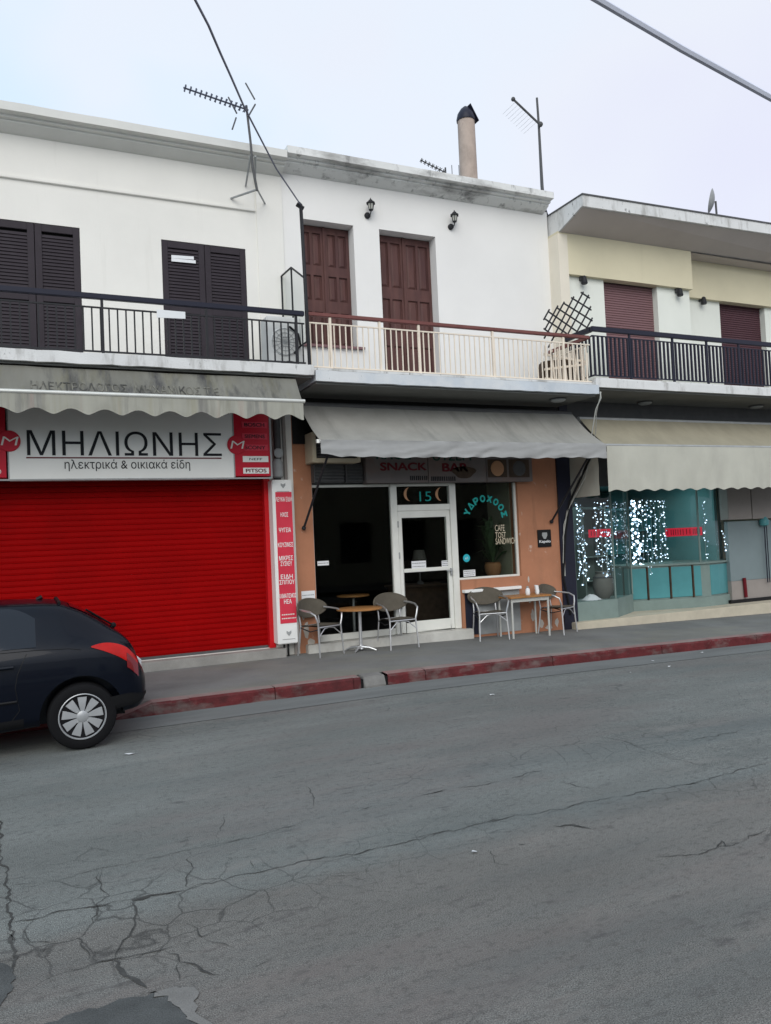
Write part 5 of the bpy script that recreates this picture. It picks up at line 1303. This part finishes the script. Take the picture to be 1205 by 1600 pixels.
for dx in (-4, 3, 7): b.bar(P(850, 318, 11.5), P(852+dx, 346, 11.5), .014, 5)
b.build('stay', 'navy', ms_)
sa = thing('small_aerial', tuple(P(697, 285, 14)), 'small television aerial peeping over the roof left of the chimney', 'aerial')
yagi(sa, P(657, 250, 14), P(697, 270, 14), 7, .09, 'greyd')
b = MB(); b.bar(P(696, 262, 14), P(698, 300, 14), .02, 6)
for x in (706, 717): b.bar(P(x, 258, 14), P(x+1, 278, 14), .008, 5)
b.build('mast', 'greyd', sa)
c = P(1117, 322, 11.2); sd = thing('satellite_dish', (c.x, 11.2, 7.5), 'grey satellite dish seen edge on above the flat right roof', 'satellite dish')
b = MB()
def dish(u, v):
    a = 2*pi*u; r = .23*v; d = .19*v*v
    nrm = Vector((-.60, .76, .24)).normalized(); sx = nrm.cross(Vector((0, 0, 1))).normalized(); sy = sx.cross(nrm)
    return Vector((c.x, 11.2, c.z+.10))+sx*r*cos(a)+sy*r*sin(a)*1.05+nrm*(d*.4)
b.grid(dish, 24, 6); b.build('reflector', 'grey', sd, smooth=True)
b = MB(); b.bar((c.x+.05, 11.2, 7.47), (c.x+.03, 11.2, c.z+.1), .02, 8); b.build('post', 'greyd', sd)

# ---- left balcony: AC unit, divider screen, white paper
YAC = 10.62
a, c = P(421, 558, YAC), P(470, 497, YAC)
ac = thing('outdoor_air_conditioner', ((a.x+c.x)/2, YAC, 4.27), 'pale outdoor air conditioner unit at the right end of the left balcony', 'air conditioner')
b = MB(); b.box(a.x-.02, c.x, YAC, YAC+.32, 4.31, c.z); b.build('casing', 'acw', ac, bevel=.015)
b = MB(); m2 = (c.x-.25, (4.31+c.z)/2)
b.lathe((m2[0], YAC-.012, m2[1]), [(.20, 0), (.205, .006), (.205, .014)], 24, 'y'); fb = b.build('fan_cover', 'acw', ac, smooth=True)
b = MB()
for k in range(8): t = k*pi/8; b.bar((m2[0]-.2*cos(t), YAC-.016, m2[1]-.2*sin(t)), (m2[0]+.2*cos(t), YAC-.016, m2[1]+.2*sin(t)), .004, 4)
for r in (.07, .13, .19): b.tube([(m2[0]+r*cos(2*pi*i/20), YAC-.018, m2[1]+r*sin(2*pi*i/20)) for i in range(21)], .004, 4)
b.build('fan_guard', 'grey', fb)
b = MB(); b.box(a.x+.02, a.x+.08, YAC, YAC+.32, 4.265, 4.31).box(c.x-.12, c.x-.06, YAC, YAC+.32, 4.265, 4.31); b.build('foot', 'black', ac)
b = MB(); b.tube([P(452, 510, YAC-.03), P(466, 522, YAC-.03), P(470, 540, YAC-.03), P(460, 552, YAC-.03)], .016, 6); b.build('hose', 'black', ac, smooth=True)
YD0 = yr+.05
pl_ = [P(431, 440, F-.4), P(455, 418, S+.35), P(480, 434, S+.06)]
dv = thing('balcony_divider', (XL-.03, 10.7, 4.3), 'glass divider screen with pointed black frame between the two balconies', 'divider')
xd = XL-.06
def onX(px, py, X):
    d = ROT @ Vector((px-CXP, -(py-CYP), -FPX)); t = X/d.x; return Vector((X, d.y*t, EYE+d.z*t))
va, vb, vc = onX(431, 441, xd), onX(455, 418, xd), onX(478, 436, xd)
va.y = min(va.y, F-.02)
b = MB()
fp = [Vector((xd, va.y, 4.6)), va, vb, vc, Vector((xd, vc.y, 4.3))]
for p, q in zip(fp, fp[1:]): b.bar(p, q, .014, 6)
b.bar(vb, Vector((xd, vb.y, 4.3)), .014, 6); b.bar((xd, va.y, 4.62), (xd, vc.y, 4.62), .012, 6)
b.build('frame', 'ironblk', dv)
b = MB(); b.add([(xd, va.y, 4.62), va, vb, vc, (xd, vc.y, 4.62)], [(0, 1, 2, 3, 4)]); b.build('pane', 'frost', dv)
a, c = P(245, 486, yr-.03), P(290, 498, yr-.03); b = MB(); b.prism([(a.x, yr-.035, a.z-.085), (c.x, yr-.03, c.z), (c.x, yr-.03, c.z+.09), (a.x, yr-.035, a.z+.02)], (0, .005, 0))
tag(b.build('rail_notice', 'paper'), 'long white paper strip tied to the left balcony railing', 'notice')
b = MB(); c = P(452, 566, S+.25); b.lathe((c.x, S+.25, 4.268), [(.10, 0), (.14, .02), (.12, .06), (.04, .09)], 12); tag(b.build('dark_pan', 'black', smooth=True), 'flat dark pan on the left balcony floor by the air conditioner', 'pan')

# ================================================================== CHAIRS AND TABLES
def make_chair():
    t = thing('bistro_chair', (0, 0, 0), 'chair', 'chair')
    b = MB()                                   # seat, slightly dished
    b.grid(lambda u, v: ((u-.5)*.43*(1-.10*v), -.21+.42*v, .445+.012*((2*u-1)**2)-.012*v), 10, 10)
    b.grid(lambda u, v: ((u-.5)*.43*(1-.10*v), -.21+.42*v, .425+.012*((2*u-1)**2)-.012*v), 10, 10); b.build('seat', 'weave', t, smooth=True)
    def bk(u, v, o=0):                         # oval back, curved round the sitter
        a = 2*pi*u; x = .295*v*cos(a); z = .685+.135*v*sin(a)
        return (x, .235+o-1.0*x*x+.12*(z-.685), z)
    b = MB(); b.grid(lambda u, v: bk(u, max(v, .02)), 32, 6); b.grid(lambda u, v: bk(u, max(v, .02), .018), 32, 6); b.build('backrest', 'weave', t, smooth=True)
    b = MB(); b.tube([bk(i/32, 1, .009) for i in range(33)], .013, 6); b.build('back_rim', 'weave', t, smooth=True)
    for s in (-1, 1):
        b = MB(); b.tube([(s*.245, .16, .68), (s*.272, .05, .672), (s*.282, -.10, .655), (s*.272, -.19, .61), (s*.245, -.205, .52), (s*.225, -.20, .44)], .014, 8); b.build('armrest', 'alum', t, smooth=True)
        b = MB(); b.tube([(s*.225, -.20, .45), (s*.235, -.215, .2), (s*.245, -.23, 0)], .0125, 8); b.build('leg', 'alum', t, smooth=True)
        b = MB(); b.tube([(s*.19, .24, .60), (s*.19, .21, .44), (s*.205, .23, .2), (s*.22, .26, 0)], .0125, 8); b.build('leg', 'alum', t, smooth=True)
        b = MB(); b.tube([(s*.225, -.205, .40), (s*.20, 0, .36), (s*.195, .215, .41)], .009, 6); b.build('side_brace', 'ironblk', t, smooth=True)
        b = MB(); b.tube([(s*.22, -.205, .30), (s*.10, -.19, .40), (0, -.18, .415)], .009, 6); b.build('front_brace', 'alum', t, smooth=True)
    b = MB(); b.bar((-.215, -.2, .428), (.215, -.2, .428), .012, 8).bar((-.19, .21, .428), (.19, .21, .428), .012, 8); b.build('seat_rail', 'alum', t)
    return t
ch0 = make_chair()
CH = [((502, 1019), 11.02, 24, 'grey woven bistro chair farthest left, beside the tall red sign'), ((621, 1004), 11.00, 4, 'grey woven bistro chair in front of the cafe door'), ((766, 990), 11.02, -14, 'grey woven bistro chair before the grey panel under the cafe window'), ((872, 979), 11.03, 26, 'grey woven bistro chair farthest right, below the black plaque')]
for i, ((px, py), Y, a, lab) in enumerate(CH):
    o = ch0 if i == 0 else copy_tree(ch0)
    xx = P(px, py, Y).x
    o.location = (xx, Y, pz(xx, Y)); o.rotation_euler = (0, 0, radians(a)); o['label'] = lab; o['group'] = 'woven bistro chairs outside the cafe'
def bistro(px, Y, ztop, r, label, z0=None):
    x = P(px, 960, Y).x; z0 = pz(x, Y) if z0 is None else z0
    t = thing('bistro_table', (x, Y, z0), label, 'table', 'round bistro tables of the cafe')
    b = MB(); b.lathe((x, Y, ztop-.03), [(r-.01, 0), (r, .006), (r, .026), (r-.006, .03)], 36); b.build('tabletop', 'tabletop', t, smooth=True)
    b = MB(); b.lathe((x, Y, z0), [(.05, .03), (.03, .06), (.026, .1), (.026, ztop-z0-.06), (.09, ztop-z0-.032)], 14); b.build('pedestal', 'alum', t, smooth=True)
    for k in range(4):
        a = pi/4+k*pi/2; b = MB(); b.tube([(x, Y, z0+.06), (x+.14*cos(a), Y+.14*sin(a), z0+.05), (x+.25*cos(a), Y+.25*sin(a), z0+.012)], [.025, .02, .014], 8); b.build('foot', 'alum', t, smooth=True)
zt1 = P(556, 950, 11.02).z
bistro(562, 11.02, zt1, .345, 'round wooden pedestal table between the two left chairs')
zt2 = P(556, 929, F+.75).z
bistro(553, F+.75, zt2, .27, 'small round table dimly seen behind the dark cafe glass', .17)
# square table at right
tx0, tx1 = P(786, 930, 11.0).x, P(850, 930, 11.0).x; ztq = P(818, 930, 11.0).z
st = thing('square_table', ((tx0+tx1)/2, 11.0, pz(7.8, 11)), 'wooden topped table with pale metal legs between the two right chairs', 'table')
b = MB(); b.box(tx0, tx1, 10.78, 11.25, ztq-.03, ztq); b.build('tabletop', 'tabletop', st, bevel=.006)
for x in (tx0+.05, tx1-.05):
    for y in (10.83, 11.2):
        b = MB(); b.bar((x, y, pz(x, y)), (x, y, ztq-.03), .018, 8); b.build('leg', 'tubew', st, smooth=True)
b = MB(); b.box(tx0+.05, tx1-.05, 10.82, 10.84, ztq-.09, ztq-.031); b.build('apron', 'tubew', st)
cx_ = P(827, 915, 11.0).x
gl = thing('salt_shaker', (cx_, 11.0, ztq), 'small pale glass shaker on the wooden topped table', 'shaker')
b = MB(); b.lathe((cx_, 11.05, ztq), [(.035, 0), (.04, .03), (.035, .09), (.02, .11)], 12); b.build('bottle', 'paper', gl, smooth=True)
b = MB(); b.lathe((cx_, 11.05, ztq+.11), [(.022, 0), (.022, .025), (.01, .03)], 10); b.build('cap', 'grey', gl, smooth=True)
cx_ = P(843, 918, 11.0).x
b = MB(); b.prism([(cx_-.03, 11.04, ztq), (cx_+.03, 11.04, ztq), (cx_+.02, 11.06, ztq+.14), (cx_-.04, 11.06, ztq+.15)], (0, .03, 0)); tag(b.build('menu_card', 'paper'), 'white folded menu card standing on the wooden topped table', 'menu card')

# ================================================================== CAR
CX0, CYN, CWD = 1.095, 7.86, 1.68            # rear end X, near side Y, width
CY = CYN+CWD/2
car = thing('parked_car', (CX0-.72, CY, gz(0)), 'dark blue hatchback parked at the kerb before the red shutter', 'car')
# stations: u (m from the rear), zbottom, half width, belt z, roof half width, top z
ST_ = [(.00, .44, .50, .56, .34, .60), (.015, .38, .66, .60, .48, .655), (.06, .33, .755, .68, .60, .72), (.12, .30, .80, .80, .64, .90), (.20, .29, .822, .88, .64, 1.01), (.30, .28, .832, .91, .60, 1.10), (.45, .27, .84, .925, .575, 1.23), (.62, .26, .84, .93, .565, 1.345), (.78, .25, .84, .93, .56, 1.415), (1.0, .24, .84, .93, .565, 1.435), (1.5, .22, .84, .925, .57, 1.45), (2.0, .22, .84, .91, .565, 1.43), (2.35, .22, .84, .905, .55, 1.36),
       (2.7, .22, .84, .90, .54, 1.16), (2.95, .22, .84, .895, .56, .985), (3.15, .22, .835, .86, .58, .93), (3.45, .22, .81, .80, .56, .85), (3.68, .23, .75, .70, .50, .76), (3.80, .27, .66, .60, .42, .66), (3.84, .34, .55, .52, .34, .56)]
def ring(s):
    u, zb, w_, zbelt, wr, zt = s
    if zt > .95: zt = .95+(zt-.95)*.86
    h = zt-zbelt
    return [(0, zb), (w_*.80, zb), (w_*.955, zb+.05), (w_*.99, zb+.2*(zbelt-zb)+.02), (w_, zb+.52*(zbelt-zb)), (w_*.985, zb+.78*(zbelt-zb)), (w_*.945, zbelt), (wr+(w_*.93-wr)*.52, zbelt+h*.48), (wr+.015, zbelt+h*.84), (wr*.86, zbelt+h*.955), (wr*.45, zt-.004), (0, zt)]
RG = [ring(s) for s in ST_]; US = [s[0] for s in ST_]; NR = 12
def cr(p0, p1, p2, p3, t): return .5*((2*p1)+(-p0+p2)*t+(2*p0-5*p1+4*p2-p3)*t*t+(-p0+3*p1-3*p2+p3)*t**3)
def ev1(vals, i, t):
    n = len(vals); g = lambda k: vals[min(max(k, 0), n-1)]
    return cr(g(i-1), g(i), g(i+1), g(i+2), t)
def ring_pt(k, s):                             # s in 0..NR-1
    i = min(int(s), NR-2); t = s-i
    return ev1([p[0] for p in RG[k]], i, t), ev1([p[1] for p in RG[k]], i, t)
def SURF(u, s, side=1, off=0):
    i = 0
    while i < len(US)-2 and u > US[i+1]: i += 1
    t = (u-US[i])/(US[i+1]-US[i])
    def herm(j):
        # non-uniform interpolation with finite-difference tangents, clamped
        n = len(US); v = [ring_pt(k, s)[j] for k in (max(i-1, 0), i, i+1, min(i+2, n-1))]; x = [US[max(i-1, 0)], US[i], US[i+1], US[min(i+2, n-1)]]
        d1 = (v[2]-v[1])/(x[2]-x[1]); dm = (v[1]-v[0])/(x[1]-x[0]) if x[1] > x[0] else d1; dp = (v[3]-v[2])/(x[3]-x[2]) if x[3] > x[2] else d1
        lim = lambda a, b: 0 if a*b <= 0 else 2*a*b/(a+b)
        m0, m1 = lim(dm, d1), lim(d1, dp); h = x[2]-x[1]
        return (2*t**3-3*t*t+1)*v[1]+(t**3-2*t*t+t)*h*m0+(-2*t**3+3*t*t)*v[2]+(t**3-t*t)*h*m1
    y, z = herm(0), herm(1)
    return Vector((CX0-u, CY-side*y, z))
def SN(u, s, side=1, off=.004):
    p = SURF(u, s, side); a = SURF(min(u+.02, 3.83), s, side)-SURF(max(u-.02, .001), s, side); b_ = SURF(u, min(s+.1, NR-1), side)-SURF(u, max(s-.1, 0), side)
    n_ = a.cross(b_)
    if n_.length < 1e-9: return p
    n_.normalize(); c_ = Vector((p.x, CY, .7))
    if n_.dot(p-c_) < 0: n_ = -n_
    return p+n_*off
uu = sorted(set([.0, .004, .01]+[3.84*i/110 for i in range(111)])); ss = [(NR-1)*i/44 for i in range(45)]
b = MB(); loop = [(s, 1) for s in ss]+[(s, -1) for s in reversed(ss[1:-1])]
b.v = [tuple(SURF(u, s, sd)) for u in uu for s, sd in loop]; n = len(loop)
b.f = [(i*n+j, i*n+(j+1) % n, (i+1)*n+(j+1) % n, (i+1)*n+j) for i in range(len(uu)-1) for j in range(n)]+[tuple(range(n)), tuple(range((len(uu)-1)*n, len(uu)*n))]
body = b.build('body', 'carpaint', car, smooth=True, auto=50)
UW = (.605, 3.02)
cut = MB()
for u in UW:
    for sd in (1, -1):
        y = CY-sd*CWD/2; cut.lathe((CX0-u, y, .315), [(.365, -.24 if sd > 0 else -.15), (.365, .24 if sd < 0 else .24)], 32, 'y')
cu_ = cut.build('cutter', 'carblack')
md = body.modifiers.new('arch', 'BOOLEAN'); md.operation = 'DIFFERENCE'; md.object = cu_; md.solver = 'EXACT'
bpy.context.view_layer.update()
me = bpy.data.meshes.new_from_object(body.evaluated_get(bpy.context.evaluated_depsgraph_get()))
body.modifiers.clear(); body.data = me; me.name = 'body'
me.materials.clear(); me.materials.append(mat['carpaint'])
bpy.data.objects.remove(cu_)
for p in me.polygons: p.use_smooth = True
me.set_sharp_from_angle(angle=radians(40))
def patch(name, m, fn, nu, nv, parent, side=1, off=.005, smooth=True):
    b = MB(); b.grid(lambda a, c: SN(*fn(a, c), side, off), nu, nv); o = b.build(name, m, parent, smooth=smooth); return o
for sd in (1, -1):
    # side glass: rear door, front door ; s from 6.15 (belt) to 8.3
    rear = lambda a, c: (.98+.62*a, 6.2+(2.0-.75*max(0, (.35-a)/.35)**1.3)*c)
    front = lambda a, c: (1.68+.86*a-.0*c, 6.2+(2.0-1.7*max(0, (a-.45)/.55)**1.2)*c)
    patch('side_window', 'carglass', rear, 14, 10, car, sd); patch('side_window', 'carglass', front, 14, 10, car, sd)
    # tail lamp
    def lampf(a, c):
        u = .51-.41*a; lo = 5.98-1.15*a**1.1; hi = 6.05+.25*sin(pi*min(a*1.1, 1))+.0*a
        return (u, lo+(hi-lo)*c)
    tlp = patch('tail_lamp', 'taillamp', lampf, 18, 8, car, sd, .008)
    patch('reflector_strip', 'lampd', lambda a, c: (.20-.10*a, 4.75+.95*c-.2*a), 6, 6, tlp, sd, .011)
    # head lamp
    patch('head_lamp', 'lampglass', lambda a, c: (3.30+.38*a, 5.3+1.4*c*(1-.3*a)), 10, 6, car, sd, .006)
    # door shut lines
    b = MB()
    for path in ([(1.06, 5.95), (1.10, 5.4), (1.14, 4.8), (1.16, 4.2), (1.13, 3.2), (1.2, 2.6)], [(1.66, 8.0), (1.66, 6), (1.66, 4), (1.66, 2.6)], [(.60, 5.9), (.7, 6.02), (1.0, 6.08), (1.6, 6.1), (2.5, 6.1)]):
        pts = [SN(u, s, sd, .001) for u, s in path]; b.tube(pts, .0035, 4)
    b.build('door_gap', 'carblack', car)
    b = MB(); b.tube([SN(u, 3.6, sd, .006) for u in (1.15, 1.6, 2.2, 2.7)], .012, 6); b.build('side_moulding', 'carblack', car, smooth=True)
    b = MB(); b.tube([SN(u, 5.25, sd, .02) for u in (1.17, 1.2, 1.3, 1.36)], .014, 6); b.build('door_handle', 'carpaint', car, smooth=True)
    b = MB(); b.tube([SN(u, 5.25, sd, .02) for u in (1.95, 1.98, 2.08, 2.14)], .014, 6); b.build('door_handle', 'carpaint', car, smooth=True)
    mp_ = SN(2.5, 6.3, sd, .1); b = MB(); b.lathe((mp_.x, mp_.y, mp_.z-.03), [(.03, 0), (.09, .03), (.10, .09), (.05, .14)], 12); b.bar(mp_, SN(2.45, 6.2, sd, 0), .02, 6); b.build('side_mirror', 'carpaint', car, smooth=True)
    # lower bumper and sill
    patch('rear_bumper_strip', 'carblack', lambda a, c: (.02+.34*a, 2.3+1.1*c-.2*a), 10, 5, car, sd, .006)
    patch('sill', 'carblack', lambda a, c: (1.1+1.6*a, 1.9+.8*c), 10, 4, car, sd, .005)
# rear and front screens (both halves in one piece)
def screen(name, fu, s0):
    b = MB(); b.grid(lambda a, c: SN(fu(c), s0+(NR-1-s0)*min(a*2, 1)-(0 if a < .5 else (NR-1-s0)*(2*a-1)), 1 if a <= .5 else -1, .006), 24, 10); return b.build(name, 'carglass', car, smooth=True)
screen('rear_screen', lambda c: .27+.40*c, 9.1)
screen('wind_screen', lambda c: 2.42+.46*c, 9.0)
# roof spoiler lip and wiper
b = MB(); b.tube([SN(.765, s, 1, .012) for s in (9.0, 9.6, 10.3, 11)]+[SN(.765, s, -1, .012) for s in (10.3, 9.6, 9.0)], .016, 6); b.build('spoiler', 'carblack', car, smooth=True)
b = MB(); q = SN(.25, 10.6, 1, .02); b.bar(q, SN(.52, 10.0, 1, .02), .01, 6); b.sph(q, .03, 8, 5); b.build('rear_wiper', 'carblack', car)
b = MB(); q = SURF(.95, 11, 1); b.bar(q, q+Vector((.05, 0, .025)), .022, 8); b.build('roof_aerial', 'carblack', car)
b = MB(); b.box(CX0-.02, CX0+.005, CY-.26, CY+.26, .60, .70); b.build('number_plate', 'paper', car)
# wheels
def wheel(u, sd):
    yo = CY-sd*(CWD/2-.012); c = Vector((CX0-u, yo, .305+.002)); o = lambda d: sd*d
    b = MB(); pr = [(.205, .0), (.225, -.006), (.262, -.008), (.290, .004), (.303, .03), (.305, .1), (.303, .15), (.285, .185), (.20, .19)]
    b.lathe(c, [(r, o(h)) for r, h in pr], 40, 'y'); w_ = b.build('wheel', 'tyre', car, smooth=True)
    b = MB(); b.lathe(c, [(.206, o(.004)), (.210, o(-.009)), (.203, o(-.012)), (.195, o(.002)), (.193, o(.03))], 40, 'y'); b.build('rim_ring', 'rim', w_, smooth=True)
    b = MB(); b.lathe(c, [(.19, o(.034)), (.19, o(.04))], 30, 'y'); b.build('wheel_disc', 'black', w_)
    b = MB()
    nsp = 9
    for k in range(nsp):
        a = 2*pi*k/nsp+.17
        def q(r, t, d): return c+Vector((r*cos(a)-t*sin(a), o(d), r*sin(a)+t*cos(a)))
        prof = []
        for r, hw, dd in ((.045, .020, .000), (.09, .032, -.004), (.15, .047, -.003), (.196, .056, .002)):
            prof.append([q(r, -hw, dd+.014), q(r, -hw*.75, dd), q(r, hw*.75, dd), q(r, hw, dd+.014)])
        vs2 = [p for row in prof for p in row]; b.add(vs2, [(i*4+j, i*4+j+1, (i+1)*4+j+1, (i+1)*4+j) for i in range(3) for j in range(3)])
    b.build('wheel_cover', 'rim', w_, smooth=True)
    b = MB(); b.lathe(c, [(.052, o(.010)), (.052, o(-.004)), (.046, o(-.008)), (.002, o(-.010))], 20, 'y'); b.build('hub_cap', 'rim', w_, smooth=True)
    b = MB()
    for k in range(4): a = pi/4+k*pi/2; b.lathe(c+Vector((.062*cos(a), 0, .062*sin(a))), [(.011, o(.006)), (.011, o(-.006)), (.007, o(-.008))], 8, 'y')
    b.build('wheel_bolts', 'grey', w_)
for u in UW:
    for sd in (1, -1): wheel(u, sd)
b = MB()
for u in UW: b.box(CX0-u-.4, CX0-u+.4, CY-.58, CY+.58, .24, .75)
b.build('wheel_housing', 'carblack', car)
